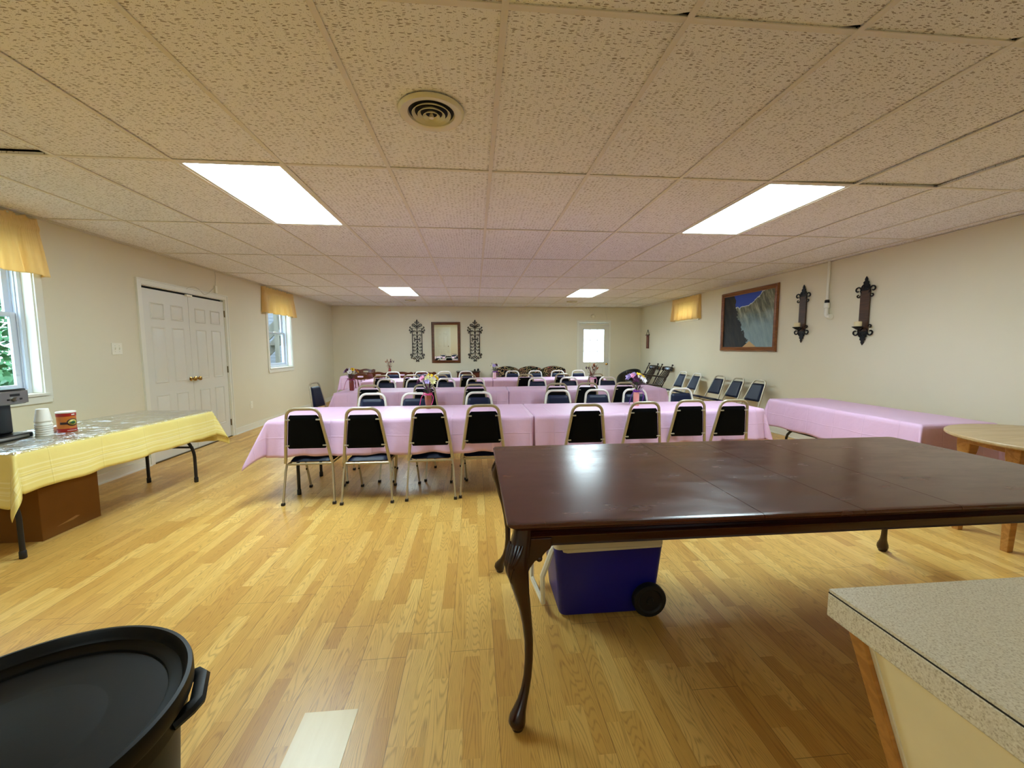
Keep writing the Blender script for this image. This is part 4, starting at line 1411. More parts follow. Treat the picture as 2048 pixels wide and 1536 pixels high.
# ------------------------------------------------------------------ bin
def bin_():
    c = (-.823, .721)
    R, h = .265, .64
    t = thing('trash_bin', 'large round black plastic trash bin with a lid, bottom left corner', 'trash bin', (c[0], c[1], 0))
    k = R
    MB().lathe([(k*.76, 0), (k*.78, .01), (k*.90, h-.09), (k*.905, h-.075), (k*.955, h-.072), (k*.96, h-.030), (k*.90, h-.030), (k*.88, h-.05), (k*.75, .03), (.01, .025)], (0, 0, 0), 64).build('barrel', M['bin'], t, angle=35)
    lid = MB().lathe([(k*.935, h-.034), (k*.995, h-.034), (k*1.0, h-.030), (k*1.0, h-.006), (k*.992, h), (k*.965, h+.001), (k*.950, h-.004), (k*.940, h-.016), (k*.925, h-.022), (k*.86, h-.026), (k*.84, h-.030), (k*.83, h-.044), (k*.80, h-.048), (k*.74, h-.040), (k*.5, h-.034), (k*.02, h-.032)], (0, 0, 0), 96).build('lid', M['bin'], t, angle=35)
    for a in (.45, PI+.45):
        hb = MB()
        ca, sa = math.cos(a), math.sin(a)
        Rm = Matrix.Rotation(a, 3, 'Z')
        def P(x, y, z): return tuple(Rm @ Vector((x, y, z)))
        pts = [P(k*.90, -.065, h-.060), P(k*1.0, -.050, h-.052), P(k*1.035, -.036, h-.052), P(k*1.035, .036, h-.052), P(k*1.0, .050, h-.052), P(k*.90, .058, h-.060)]
        hb.tube(pts, .012, 8, sq=1.2)
        hb.build('handle', M['bin'], t)
    # scrap of paper on the lid
    rs = random.Random(4)
    mb = MB()
    mb.grid(lambda u, v: ((u-.5)*.11, (v-.5)*.075, .005+.016*abs(math.sin(u*9+v*4))*math.sin(v*PI)+.004*math.sin(u*23+v*17)), 16, 12)
    o = mb.build('paper_scrap', M['paper'], solid=.0008, angle=60, loc=(-.775, .535, h-.031))
    o.rotation_euler = (0, 0, .5)
    tag(o, 'crumpled cream paper scrap lying on the black bin lid', 'paper')
bin_()

# ------------------------------------------------------------------ coffee things on the yellow table
def coffee():
    z = PZ+.004
    t = thing('coffee_maker', 'black and steel coffee maker on the near end of the yellow table', 'coffee maker', (-3.15, 2.925, z), .05)
    # faces +x ; width along y
    w = .115
    MB().box((-.13, -w, 0), (.125, w, .034)).build('base', M['machine'], t, bevel=.008, bseg=3)
    lab(MB().box((.112, -w+.008, .010), (.1285, w-.03, .026)).build('base_trim', M['steel'], t, bevel=.003), 'brushed steel strip on the base')
    MB().box((-.125, -w+.008, .034), (.040, w-.030, .235)).build('column', M['machine'], t, bevel=.012, bseg=3)
    hd = MB().box((-.13, -w, .232), (.112, w, .336)).build('head', M['machine'], t, bevel=.012, bseg=3)
    fp = MB().box((.108, -w+.012, .238), (.120, w-.002, .322)).build('control_panel', M['steel'], t, bevel=.004)
    lab(fp, 'brushed steel control panel')
    lab(MB().box((.1195, -.004, .288), (.1215, .056, .304)).build('display', M['machine'], fp, smooth=False), 'dark display')
    MB().lathe([(.015, 0), (.015, .012), (.011, .018)], (.120, .022, .268), 18, axis='x').build('control_dial', M['steel'], fp)
    for yy in (-.016, .062):
        MB().box((.1195, yy-.008, .262), (.1225, yy+.008, .274)).build('push_button', M['machine'], fp, bevel=.001)
    # cups: stack of foam cups upside down, each a thing
    hcup, n = .088, 7
    prof = [(.0445, 0), (.0450, .004), (.0425, .008), (.031, hcup-.004), (.029, hcup), (.002, hcup)]
    first = None
    for i in range(n):
        zz = z + (i*.0145 if i < n-1 else (n-2)*.0145+.026)
        nm = 'topmost, standing proud' if i == n-1 else ('bottom one' if i == 0 else '%s from the bottom' % ['', 'second', 'third', 'fourth', 'fifth', 'sixth', 'seventh'][i])
        l = 'white foam cup upside down in the stack by the coffee maker, %s' % nm
        if first is None:
            first = MB().lathe(prof, (0, 0, 0), 32).build('foam_cup', M['cup'], loc=(-2.992, 3.075, zz))
            tag(first, l, 'cup', 'stacked foam cups')
        else:
            c = first.copy()
            COL.objects.link(c)
            c.location = (-2.992, 3.075, zz)
            c['label'] = l
    # coffee tub
    t = thing('coffee_tub', 'red and orange coffee tub with an oval badge on the yellow table', 'tub', (-2.965, 3.205, z))
    r, h = .0515, .148
    MB().lathe([(r, 0), (r*1.01, .003), (r*.985, .02), (r*.975, .075), (r*.985, .125), (r*.99, h-.010)], (0, 0, 0), 40).build('tub_body', M['tuborange'], t)
    lab(MB().lathe([(r*1.012, .002), (r*1.015, .004), (r*1.0, .026), (r*.99, .027)], (0, 0, 0), 40).build('bottom_band', M['tubred'], t), 'red band at the foot')
    lab(MB().lathe([(r*1.0, h-.034), (r*1.008, h-.032), (r*1.008, h-.012), (r*1.0, h-.010)], (0, 0, 0), 40).build('top_band', M['tubred'], t), 'red band at the rim')
    lab(MB().lathe([(r*1.02, h-.010), (r*1.03, h-.008), (r*1.03, h-.001), (r*1.0, h), (.01, h-.001)], (0, 0, 0), 40).build('tub_lid', M['tubwhite'], t), 'white plastic lid')
    aim = math.atan2(-3.205, 2.965) + .42
    def patch(fn, nu, nv, rr):
        def P(u, v):
            a, zz = fn(u, v)
            return (rr*math.cos(aim+a), rr*math.sin(aim+a), zz)
        return MB().grid(P, nu, nv)
    def ellipse(a0, z0, aw, zh, rr, mat, nm):
        mb = MB()
        seg = 28
        vs = [(rr*math.cos(aim+a0), rr*math.sin(aim+a0), z0)]
        for q in range(seg):
            an = 2*PI*q/seg
            a = aim+a0+aw*math.cos(an)
            vs.append((rr*math.cos(a), rr*math.sin(a), z0+zh*math.sin(an)))
        mb.add(vs, [(0, 1+q, 1+(q+1) % seg) for q in range(seg)])
        return mb.build(nm, mat, t, solid=.0006)
    patch(lambda u, v: (-1.1+u*1.2, .058+v*.016), 14, 1, r*1.004).build('label_band', M['tubdark'], t, solid=.0006)
    ellipse(.22, .070, .66, .027, r*1.012, M['tubdark'], 'badge_ring')
    ellipse(.22, .070, .50, .020, r*1.022, M['tubyellow'], 'badge')
    ellipse(.24, .069, .26, .011, r*1.030, M['leaf'], 'badge_emblem')
    patch(lambda u, v: (.10+u*.42, h-.027+v*.009), 6, 1, r*1.016).build('label_mark', M['tubwhite'], t, solid=.0006)
    for i in range(7):
        patch(lambda u, v, i=i: (-.42+i*.15+u*.11, .010+v*.004), 2, 1, r*1.022).build('label_mark', M['tubwhite'], t, solid=.0006)
    o = MB().box((-.035, -.05, 0), (.035, .05, .036)).build('sugar_packet_box', M['tubwhite'], bevel=.003, loc=(-3.075, 3.235, z))
    tag(o, 'small white box just behind the foam cups and coffee tub', 'box')
coffee()

def boxes():
    t = thing('cardboard_box', 'brown cardboard box on the floor under the yellow table', 'box', (-3.20, 3.125, 0))
    h = .36
    MB().box((-.29, -.215, 0), (.29, .215, h)).build('carton', M['brownbox'], t, bevel=.003)
    MB().box((-.28, -.03, h-.001), (.28, .03, h+.0012)).build('packing_tape', M['tape'], t, smooth=False)
    MB().add([(.2903, -.12, .06), (.2915, .02, .085), (.2903, .05, .075), (.2903, .0, .062)], [(0, 1, 2, 3)]).build('tear', M['tape'], t, smooth=False)
boxes()

# ------------------------------------------------------------------ round wooden table by the right wall
def oval_table():
    t = thing('round_table', 'round wooden table with worn tan top at the right edge', 'table', (3.75, 2.19, 0))
    R, z = .554, .70
    for s, nm in ((1, 'tabletop'), (-1, 'drop_leaf')):
        # the seam runs across the table
        pts = arc(0, 0, R, -100 if s > 0 else 104, 96 if s > 0 else 256, 40)
        if s > 0: pts = arc(0, 0, R, -118, 118, 44)
        else: pts = arc(0, 0, R, 118.3, 241.7, 30)
        mb = MB()
        lo = [(p[0]*.985, p[1]*.985, z-.024) for p in pts]
        mid = [(p[0], p[1], z-.016) for p in pts]
        mi2 = [(p[0], p[1], z-.005) for p in pts]
        up = [(p[0]*.992, p[1]*.992, z) for p in pts]
        n = len(pts)
        up2 = [(p[0]*.975, p[1]*.975, z) for p in pts]
        L = [lo, mid, mi2, up, up2]
        vs = [p for l in L for p in l]
        fs = [tuple(range(n))[::-1]] + [(k*n+q, k*n+(q+1) % n, (k+1)*n+(q+1) % n, (k+1)*n+q) for k in range(4) for q in range(n)] + [tuple(4*n+q for q in range(n))]
        mb.add(vs, fs)
        mb.build(nm, M['ovaltop'], t, angle=35)
    lp = [(-.335, .285), (-.40, -.02), (.33, .29), (.36, -.25)]
    for (x, y) in lp:
        mb = MB()
        vs, fs = [], []
        prof = [(z-.024, .040), (z-.10, .038), (z-.14, .034), (z-.17, .028), (.30, .026), (.0, .020)]
        for zz, r in prof:
            k = (z-zz)*.05
            ox, oy = x*(1+k), y*(1+k)
            for dx, dy in ((-1, -1), (1, -1), (1, 1), (-1, 1)):
                vs.append((ox+dx*r, oy+dy*r, zz))
        for i in range(len(prof)-1):
            for q in range(4):
                fs.append((i*4+q, i*4+(q+1) % 4, (i+1)*4+(q+1) % 4, (i+1)*4+q))
        fs += [(0, 1, 2, 3), tuple(len(prof)*4-4+q for q in range(4))]
        mb.add(vs, fs).build('leg', M['oak'], t, bevel=.004)
    mb = MB()
    e = [(-.30, z-.025), (.30, z-.025), (.30, z-.07), (.16, z-.075), (.10, z-.085), (.03, z-.09), (-.06, z-.085), (-.14, z-.062), (-.30, z-.055)]
    mb.prism(e, .275, .295, 'y')
    mb.build('apron', M['oak'], t, bevel=.002)
    mb = MB().prism([(-.23, z-.025), (.28, z-.025), (.28, z-.07), (.05, z-.085), (-.23, z-.07)], -.385, -.365, 'x')
    mb.build('apron', M['oak'], t, bevel=.002)
oval_table()

# ------------------------------------------------------------------ wooden chairs
def turned(mb, a, b, r, rings=3):
    """turned spindle between two points with swellings"""
    a, b = Vector(a), Vector(b)
    n = 14
    pts, rr = [], []
    for i in range(n+1):
        u = i/n
        pts.append(a.lerp(b, u))
        k = 1 + .35*math.sin(u*PI*2*rings) * math.sin(PI*u)
        rr.append(r*k*(.72+.28*math.sin(PI*u)))
    mb.tube(pts, rr, 8)
def captain_chair(label, group):
    t = thing('wooden_chair', label, 'chair', group=group)
    m = M['chairwood']
    mb = MB()
    L = []
    for z, s in ((.385, .93), (.392, 1), (.415, 1.0), (.424, .96)):
        pts = []
        for k in range(28):
            a = 2*PI*k/28
            x = .225*math.copysign(abs(math.cos(a))**.6, math.cos(a))*(1+.06*math.sin(a))
            y = .205*math.copysign(abs(math.sin(a))**.6, math.sin(a))
            pts.append((x*s, .225+y*s, z))
        L.append(pts)
    n = 28
    vs = [p for l in L for p in l]
    fs = [tuple(range(n))[::-1]] + [(k*n+q, k*n+(q+1) % n, (k+1)*n+(q+1) % n, (k+1)*n+q) for k in range(3) for q in range(n)] + [tuple(3*n+q for q in range(n))]
    mb.add(vs, fs)
    mb.build('seat', m, t)
    for s in (-1, 1):
        for (xa, ya, xb, yb) in ((s*.15, .08, s*.195, .015), (s*.165, .36, s*.205, .42)):
            b = MB()
            turned(b, (xa, ya, .39), (xb, yb, .0), .017, 2)
            b.build('leg', m, t)
        b = MB()
        turned(b, (s*.175, .045, .17), (s*.187, .39, .17), .010, 1)
        b.build('stretcher', m, t)
    b = MB()
    turned(b, (-.18, .22, .17), (.18, .22, .17), .010, 1)
    b.build('stretcher', m, t)
    for s in (-1, 1):
        b = MB()
        turned(b, (s*.185, .055, .42), (s*.205, -.035, .735), .015, 2)
        b.build('back_post', m, t)
    for x in (-.12, -.06, 0, .06, .12):
        b = MB()
        turned(b, (x*.95, .045, .42), (x*1.1, -.033-.012*(1-abs(x)/.12), .68), .0085, 2)
        b.build('spindle', m, t)
    # carved crest rail with a hand slot
    def outline(u):           # u -1..1 -> top z
        a = abs(u)
        return .775 + .022*math.cos(u*PI*1.0) * (1 if a < .5 else .2) + .018*math.exp(-((a-.82)/.13)**2)
    mb = MB()
    nx = 32
    rows = []
    for j, side in ((0, -1), (1, 1)):
        pass
    def crest_face(sgn):
        cols = []
        for i in range(nx+1):
            u = -1+2*i/nx
            yb = -.038 - .030*(1-u*u)
            zb = .672 + .012*u*u - .006*math.cos(u*PI*2)
            cols.append((u*.235, yb + sgn*.009, zb, outline(u)))
        return cols
    F, Bk = crest_face(-1), crest_face(1)
    vs, fs = [], []
    zs = [0, .36, .62, 1]
    for cols in (F, Bk):
        for (x, y, a, b_) in cols:
            for q in zs:
                vs.append((x, y - .02*(q), a+(b_-a)*q))
    m4 = 4
    off = (nx+1)*m4
    for i in range(nx):
        u = abs(-1+2*(i+.5)/nx)
        for q in range(3):
            if q == 1 and u < .22:       # the slot
                for base in (0,):
                    pass
                # inner walls of the slot top and bottom
                for qq in (1, 2):
                    fs.append((i*m4+qq, (i+1)*m4+qq, off+(i+1)*m4+qq, off+i*m4+qq))
                continue
            fs.append((i*m4+q, (i+1)*m4+q, (i+1)*m4+q+1, i*m4+q+1))
            fs.append((off+i*m4+q, off+i*m4+q+1, off+(i+1)*m4+q+1, off+(i+1)*m4+q))
        fs.append((i*m4+3, (i+1)*m4+3, off+(i+1)*m4+3, off+i*m4+3))
        fs.append((i*m4, off+i*m4, off+(i+1)*m4, (i+1)*m4))
    for i in (0, nx):
        for q in range(3):
            fs.append((i*m4+q, i*m4+q+1, off+i*m4+q+1, off+i*m4+q))
    mb.add(vs, fs)
    mb.build('crest_rail', m, t, angle=30)
    return t
def wooden_chairs():
    g = 'brown wooden chairs round the far left table'
    a = captain_chair('brown wooden chair with carved crest, first from left on the near side of the corner table', g)
    a['label'] = 'brown spindle-back chair at the left, in front of the far left corner table'
    a.location = (-2.27, 8.38, 0)
    dup(a, (-2.03, 8.86, 0), -.03, 'brown carved-crest chair second from the left before the far corner table', g)
    dup(a, (-1.545, 8.86, 0), .03, 'brown carved-crest chair just right of the dried flowers at the far left', g)
    dup(a, (-1.06, 8.86, 0), .02, 'brown carved-crest chair nearest the mirror before the far corner table', g)
    dup(a, (-2.66, 10.14, 0), PI, 'brown wooden chair behind the far left corner table, against the end wall', g)
wooden_chairs()

def post_chairs():
    g = 'dark wooden chairs by the far right corner'
    t = thing('slat_back_chair', 'dark wooden slat-back chair with ball finials, the one nearer the black tub chair', 'chair', (4.21, 9.76, 0), 0, g, rot=(.09, 0, PI/2+.04))
    m = M['darkwood']
    MB().prism([(-.21, .03), (.21, .03), (.235, .42), (.2, .45), (-.2, .45), (-.235, .42)], .40, .43).build('seat', m, t, bevel=.008)
    for s in (-1, 1):
        b = MB()
        # rear post runs from floor up to the finial, raked back
        turned(b, (s*.21, .04, 0), (s*.21, .04, .41), .018, 2)
        turned(b, (s*.21, .04, .41), (s*.225, -.15, .88), .018, 4)
        b.ball((s*.226, -.156, .905), .022, 10)
        b.build('back_post', m, t)
        b = MB()
        turned(b, (s*.22, .41, 0), (s*.22, .41, .63), .017, 3)
        b.build('leg', m, t)
        b = MB().tube([(s*.215, -.03, .62), (s*.235, .2, .635), (s*.225, .43, .64)], [.014, .018, .02], 8)
        b.build('armrest', m, t)
        b = MB()
        turned(b, (s*.21, .05, .16), (s*.22, .40, .16), .010, 1)
        b.build('stretcher', m, t)
    def crest(u, v, o=0):
        x = (u-.5)*.44
        y = -.152 - .035*(1-(2*u-1)**2) + o - .02*v
        return (x, y, .775 + .085*v + (.012*math.cos((2*u-1)*PI/2) if v > .5 else 0))
    mb = MB()
    mb.grid(lambda u, v: crest(u, v), 16, 3)
    mb.build('crest_rail', m, t, solid=.018, angle=60)
    for x in (-.13, -.065, 0, .065, .13):
        mb = MB()
        p = [(x, .035, .43), (x*1.03, -.045, .60), (x*1.05, -.158-.03*(1-(x/.2)**2), .80)]
        mb.tube(bez(p[0], p[1], p[1], p[2], 8), .016, 4, sq=.4)
        mb.build('slat', m, t)
    mb = MB().tube([(-.21, .35, .20), (.21, .35, .20)], .010, 8)
    mb.build('stretcher', m, t)
    dup(t, (4.21, 9.03, 0), 0, rot=(.09, 0, PI/2+.06), label='dark wooden slat-back chair with ball finials, the one nearer the navy chairs', group=g)
post_chairs()

def tub_chair():
    t = thing('tub_chair', 'black leather tub chair in the far right corner by the door', 'armchair', (4.06, 10.40, 0), .15)
    m = M['leather']
    R, r = .30, .21
    # curved back and arms, opening towards local +y
    def prof(a):   # height along the sweep
        return .745 - .000021*a*a
    n = 36
    vs, fs = [], []
    seg = 10
    for i in range(n+1):
        a = -128 + 256*i/n
        h = prof(a)
        an = math.radians(-90+a)
        sec = [(R*.93, .10), (R, .14), (R*1.02, h-.10), (R*1.06, h-.05), (R*1.03, h-.01), (R*.93, h+.005), (r*1.05, h-.02), (r*1.0, h-.07), (r*1.02, .40), (r*1.02, .10)]
        for (q, z) in sec:
            vs.append((q*math.cos(an), q*math.sin(an), z))
    for i in range(n):
        for k in range(seg):
            l = (k+1) % seg
            fs.append((i*seg+k, i*seg+l, (i+1)*seg+l, (i+1)*seg+k))
    fs.append(tuple(range(seg)))
    fs.append(tuple(n*seg+k for k in range(seg)))
    MB().add(vs, fs).build('backrest', m, t, bevel=.012, bseg=3)
    MB().lathe([(.23, .28), (.245, .30), (.245, .40), (.235, .425), (.20, .44), (.01, .445)], (0, .03, 0), 32, sy=1.1).build('seat_cushion', m, t)
    MB().lathe([(.23, .10), (.25, .11), (.25, .28), (.01, .28)], (0, .02, 0), 32).build('seat_base', m, t)
    for x, y in ((-.17, -.19), (.17, -.19), (-.17, .2), (.17, .2)):
        MB().lathe([(.018, 0), (.024, .10)], (x, y, 0), 12).build('foot', M['darkwood'], t)
tub_chair()

def sofa():
    W = 1.84
    t = thing('sofa', 'dark floral sofa with three humped back cushions against the end wall', 'sofa', (1.44, 10.14, 0), 0)
    m = M['floral']
    MB().box((-W/2+.12, -.32, .10), (W/2-.12, .40, .30)).build('sofa_base', m, t, bevel=.03, bseg=3)
    w = (W-.30)/3
    for i in range(3):
        x = -W/2+.15+w*i
        MB().box((x+.004, -.36, .30), (x+w-.004, .28, .44)).build('seat_cushion', m, t, bevel=.035, bseg=4)
    w2 = (W-.0)/3
    for i in range(3):
        x0 = -W/2 + w2*i
        pts = []
        nn = 18
        for k in range(nn+1):
            u = k/nn
            pts.append((x0+.004+u*(w2-.008), .735+.085*math.sin(PI*u)**.7))
        out = [(x0+.004, .40)] + pts + [(x0+w2-.004, .40)]
        MB().prism(out, .22, .42, 'y').build('back_cushion', m, t, bevel=.035, bseg=4)
    MB().box((-W/2+.02, .38, .12), (W/2-.02, .50, .70)).build('back_frame', m, t, bevel=.03, bseg=3)
    for s in (-1, 1):
        mb = MB()
        pts = [(s*(W/2-.15), .10), (s*(W/2-.15), .50)] + [(s*(W/2-.07) - s*.09*math.cos(a), .53+.075*math.sin(a)) for a in [PI*k/8 for k in range(0, 9)]] + [(s*(W/2-.0), .10)]
        mb.prism(pts, -.36, .44, 'y')
        mb.build('armrest', m, t, bevel=.012, bseg=3)
        for y in (-.28, .38):
            MB().box((s*(W/2-.13)-.025, y-.025, 0), (s*(W/2-.13)+.025, y+.025, .10)).build('foot', M['darkwood'], t, bevel=.004)
sofa()

def cabinet():
    t = thing('storage_cabinet', 'dark brown wooden cabinet with framed doors against the end wall below the right grille', 'cabinet', (-.165, 10.56, 0))
    hw, hd, h = .285, .19, .70
    MB().box((-hw, -hd+.02, .06), (hw, hd, h-.02)).build('carcass', M['darkwood'], t, bevel=.003)
    MB().box((-hw-.02, -hd-.01, h-.02), (hw+.02, hd+.005, h)).build('cabinet_top', M['darkwood'], t, bevel=.006)
    MB().box((-hw+.02, -hd+.04, 0), (hw-.02, hd-.02, .06)).build('plinth', M['darkwood'], t)
    for s in (-1, 1):
        a, b = (-hw+.012, -.004) if s < 0 else (.004, hw-.012)
        mb = panel_leaf('', 1, 1, .018, None, [(a+.045, b-.045, .15, h-.10)])
        q = MB()
        q.box((a, 0, .085), (b, .018, h-.035))
        q.add([p for p in mb.v[8:]][:16], [tuple(i-8 for i in f) for f in mb.f[6:6+13]])
        q.xf(Matrix.Translation((0, -hd, 0)))
        d = q.build('door', M['chairwood'], t, angle=25)
        MB().ball((a+.02 if s > 0 else b-.02, -hd-.012, .40), .011, 10).build('door_knob', M['brass'], d)
    o = MB().lathe([(.028, 0), (.032, .01), (.018, .022), (.026, .036), (.014, .05), (.003, .054)], (0, 0, 0), 16).build('trinket', M['iron'], loc=(.0, 10.50, h))
    tag(o, 'small dark trinket on the brown cabinet, left of the pair', 'ornament', 'dark trinkets on the cabinet')
    o2 = o.copy()
    COL.objects.link(o2)
    o2.location = (.085, 10.52, h)
    o2.scale = (1.1, 1.1, 1.25)
    o2['label'] = 'taller dark trinket on the brown cabinet, right of the pair'
cabinet()

# ------------------------------------------------------------------ wall decor
def picture_frame(t, w, h, fw, mat, name='frame', depth=.032):
    """four mitred moulding rails around a w x h opening; local XZ plane, front = -y"""
    prof = [(0, 0), (0, -depth*.55), (fw*.18, -depth*.75), (fw*.34, -depth*.62), (fw*.55, -depth), (fw*.82, -depth*.92), (fw, -depth*.35), (fw, 0)]
    W, H_ = w/2, h/2
    corners = [(-1, -1), (1, -1), (1, 1), (-1, 1)]
    for k in range(4):
        a, b = corners[k], corners[(k+1) % 4]
        mb = MB()
        vs = []
        for c in (a, b):
            for (o, y) in prof:
                vs.append((c[0]*(W+o), y, c[1]*(H_+o)))
        n = len(prof)
        fs = [(i, (i+1) % n, n+(i+1) % n, n+i) for i in range(n)] + [tuple(range(n))[::-1], tuple(range(n, 2*n))]
        mb.add(vs, fs).build(name, mat, t, angle=30)
def spiral(c, r0, r1, a0, a1, n=16):
    out = []
    for i in range(n+1):
        u = i/n
        a = math.radians(a0+(a1-a0)*u)
        r = r0+(r1-r0)*u
        out.append((c[0]+r*math.cos(a), c[1]+r*math.sin(a)))
    return out
def wall_things():
    # mirror
    t = thing('wall_mirror', 'rectangular mirror in a brown wooden frame on the end wall between iron grilles', 'mirror', (-.739, YF-.004, 1.437))
    picture_frame(t, .60, .92, .072, M['mirrorwood'])
    MB().box((-.302, -.010, -.462), (.302, -.004, .462)).build('mirror_glass', M['mirror'], t, smooth=False)
    t.rotation_euler = (.016, 0, .0)
    t.location.y = YF-.013
    # iron grilles
    def grille(x, label):
        t = thing('iron_wall_grille', label, 'wall decoration', (x, YF-.022, 1.44), group='scrolled black iron wall grilles')
        m = M['iron']
        y = 0
        def T(pts, r, nm='scroll'):
            r *= 1.55
            MB().tube([(p[0], y, p[1]) for p in pts], r, 6).build(nm, m, t)
        hw, z0, z1 = .122, -.355, .365
        MB().tube([(-hw, 0, z0), (hw, 0, z0), (hw, 0, z1), (-hw, 0, z1)], .0115, 4, closed=True).build('grille_frame', m, t, angle=30)
        T([(0, z0), (0, z1+.22)], .006, 'stem')
        MB().tube([(0, 0, z1+.15), (0, 0, z1+.185), (0, 0, z1+.235)], [.006, .019, .001], 8).build('finial', m, t)
        for s in (-1, 1):
            S = lambda pts: [(s*a, b) for a, b in pts]
            # palm fronds curling out along the stem
            for zz in (-.30, -.215, -.13, -.045):
                p = [(0, zz+.10), (.02, zz+.045), (.05, zz+.005), (.085, zz-.01)] + spiral((.088, zz+.014), .024, .006, -90, 250, 12)
                T(S(p), .0042)
            for zz, k in ((.20, 1), (.30, 1)):
                p = [(0, zz-.12), (.012, zz-.04), (.045, zz+.0), (.08, zz+.01)] + spiral((.082, zz-.014), .024, .006, 90, -250, 12)
                T(S(p), .0042)
            T(S([(0, .085), (.05, .085)] + spiral((.06, .107), .024, .007, -90, 230, 12)), .0042)
            T(S([(0, .085), (.04, .07)] + spiral((.06, .045), .026, .007, 100, -230, 12)), .0042)
            # crown scrolls
            T(S(spiral((.032, z1+.155), .030, .008, -180, 120, 14)), .0052)
            T(S([(.0, z1+.02), (.03, z1+.07), (.07, z1+.105)] + spiral((.095, z1+.075), .038, .010, 120, -200, 16)), .0055)
            T(S([(.02, z1+.0), (.045, z1+.04)] + spiral((.06, z1+.045), .018, .005, 160, -160, 10)), .0045)
            # side ears at the top corners
            T(S([(hw, z1-.09), (hw+.035, z1-.07)] + spiral((hw+.055, z1-.045), .028, .008, -140, 160, 14)), .0055)
            T(S([(hw, z1-.04), (hw+.03, z1+.0)] + spiral((hw+.045, z1+.025), .024, .006, -120, 190, 12)), .005)
            T(S([(hw, z1-.06), (hw+.02, z1-.10)] + spiral((hw+.038, z1-.115), .022, .006, 150, -170, 12)), .005)
            # bottom ears and drop
            T(S([(hw, z0+.02), (hw+.025, z0+.01)] + spiral((hw+.035, z0+.04), .028, .008, -90, 220, 14)), .0055)
            T(S([(hw, z0-.0), (hw+.03, z0-.02)] + spiral((hw+.02, z0-.04), .024, .006, 60, -240, 12)), .005)
            T(S([(0, z0-.125), (.03, z0-.08), (.065, z0-.035)] + spiral((.085, z0-.06), .026, .008, 120, -180, 14)), .0055)
            T(S([(0, z0-.06), (.02, z0-.02)] + spiral((.034, z0-.018), .014, .004, 180, -120, 10)), .0045)
            T(S([(0, z0-.115)] + spiral((.022, z0-.128), .020, .006, 130, -190, 10)), .005)
        return t
    grille(-1.478, 'black scrolled iron wall grille to the left of the mirror')
    grille(.014, 'black scrolled iron wall grille to the right of the mirror')
    # painting on the right wall
    t = thing('framed_painting', 'large wood-framed painting of a mountain valley with dark rocks on the right wall', 'painting', (XR-.006, 6.415, 1.735), -PI/2)
    picture_frame(t, 1.24, .88, .072, M['frameoak'], depth=.04)
    mb = MB().box((0, -.012, 0), (1.25, -.004, .89))
    lab(mb.build('canvas', M['valley'], t, smooth=False, loc=(-.625, 0, -.445)), 'painted mountain valley')
    # sconces
    def sconce(y, zc, label):
        t = thing('candle_sconce', label, 'wall sconce', (XR-.004, y, zc), -PI/2, group='wooden candle sconces on the right wall')
        MB().box((-.058, -.022, -.235), (.058, -.004, .235)).build('back_board', M['plank'], t, bevel=.004)
        m = M['iron']
        for sz in (1, -1):
            zb = sz*.235
            for s in (-1, 1):
                S = lambda pts: [(s*a, -.018, zb+sz*b) for a, b in pts]
                MB().tube(S([(.045, -.03), (.06, .0)] + spiral((.092, .010), .040, .014, 190, -120, 18)), .0085, 6).build('scroll', m, t)
                MB().tube(S([(.06, -.06), (.075, -.075)] + spiral((.083, -.055), .020, .006, -100, 140, 10)), .007, 6).build('scroll', m, t)
                MB().tube(S([(.01, .045), (.035, .06)] + spiral((.030, .035), .020, .006, 60, -200, 10)), .007, 6).build('scroll', m, t)
            o = [(-.05, 0), (-.035, .035), (-.050, .055), (-.028, .075), (-.034, .095), (-.014, .112), (-.018, .128), (0, .160), (.018, .128), (.014, .112), (.034, .095), (.028, .075), (.050, .055), (.035, .035), (.05, 0)]
            pts = [(a, zb+sz*b) for a, b in o]
            MB().prism(pts if sz > 0 else pts[::-1], -.020, -.008, 'y').build('crest_plate', m, t, bevel=.002)
        MB().lathe([(.012, -.235), (.030, -.222), (.052, -.206), (.056, -.200), (.050, -.198), (.01, -.200)], (0, -.085, .02), 24).build('candle_cup', m, t)
        MB().tube([(0, -.02, -.20), (0, -.05, -.225), (0, -.085, -.212)], .008, 6).build('cup_bracket', m, t)
        cd = MB().lathe([(.037, -.180), (.038, -.178), (.038, -.125), (.034, -.121), (.02, -.124), (.002, -.125)], (0, -.085, 0), 24).build('pillar_candle', M['candle'])
        cd.location = (XR-.004, y, zc)
        cd.rotation_euler = (0, 0, -PI/2)
        return t, cd
    a, c1 = sconce(5.262, 1.745, 'dark wooden candle sconce with iron scrolls, the one beside the painting')
    b, c2 = sconce(4.365, 1.705, 'dark wooden candle sconce with iron scrolls, the one right of the white pipe')
    tag(c1, 'cream pillar candle on the sconce beside the painting', 'candle', 'sconce candles')
    tag(c2, 'cream pillar candle on the sconce right of the white pipe', 'candle', 'sconce candles')
    # narrow hanging plaque
    t = thing('wall_plaque', 'narrow dark red plaque hanging from a cord on the right wall near the corner', 'wall decoration', (XR-.004, 10.30, 1.46), -PI/2)
    MB().box((-.075, -.014, -.19), (.075, -.002, .15)).build('plaque_board', simple('plaque_red', (92, 36, 34), .6), t, bevel=.004)
    MB().box((-.11, -.022, .145), (.11, -.002, .172)).build('top_bar', M['darkwood'], t, bevel=.004)
    MB().tube([(-.08, -.008, .165), (0, -.006, .295), (.08, -.008, .165)], .006, 6).build('hanging_cord', M['iron'], t)
    MB().box((-.04, -.017, -.15), (.04, -.0135, .10)).build('embroidered_panel', simple('plaque_pattern', (150, 104, 84), .8, var=.6, nscale=40), t, smooth=False)
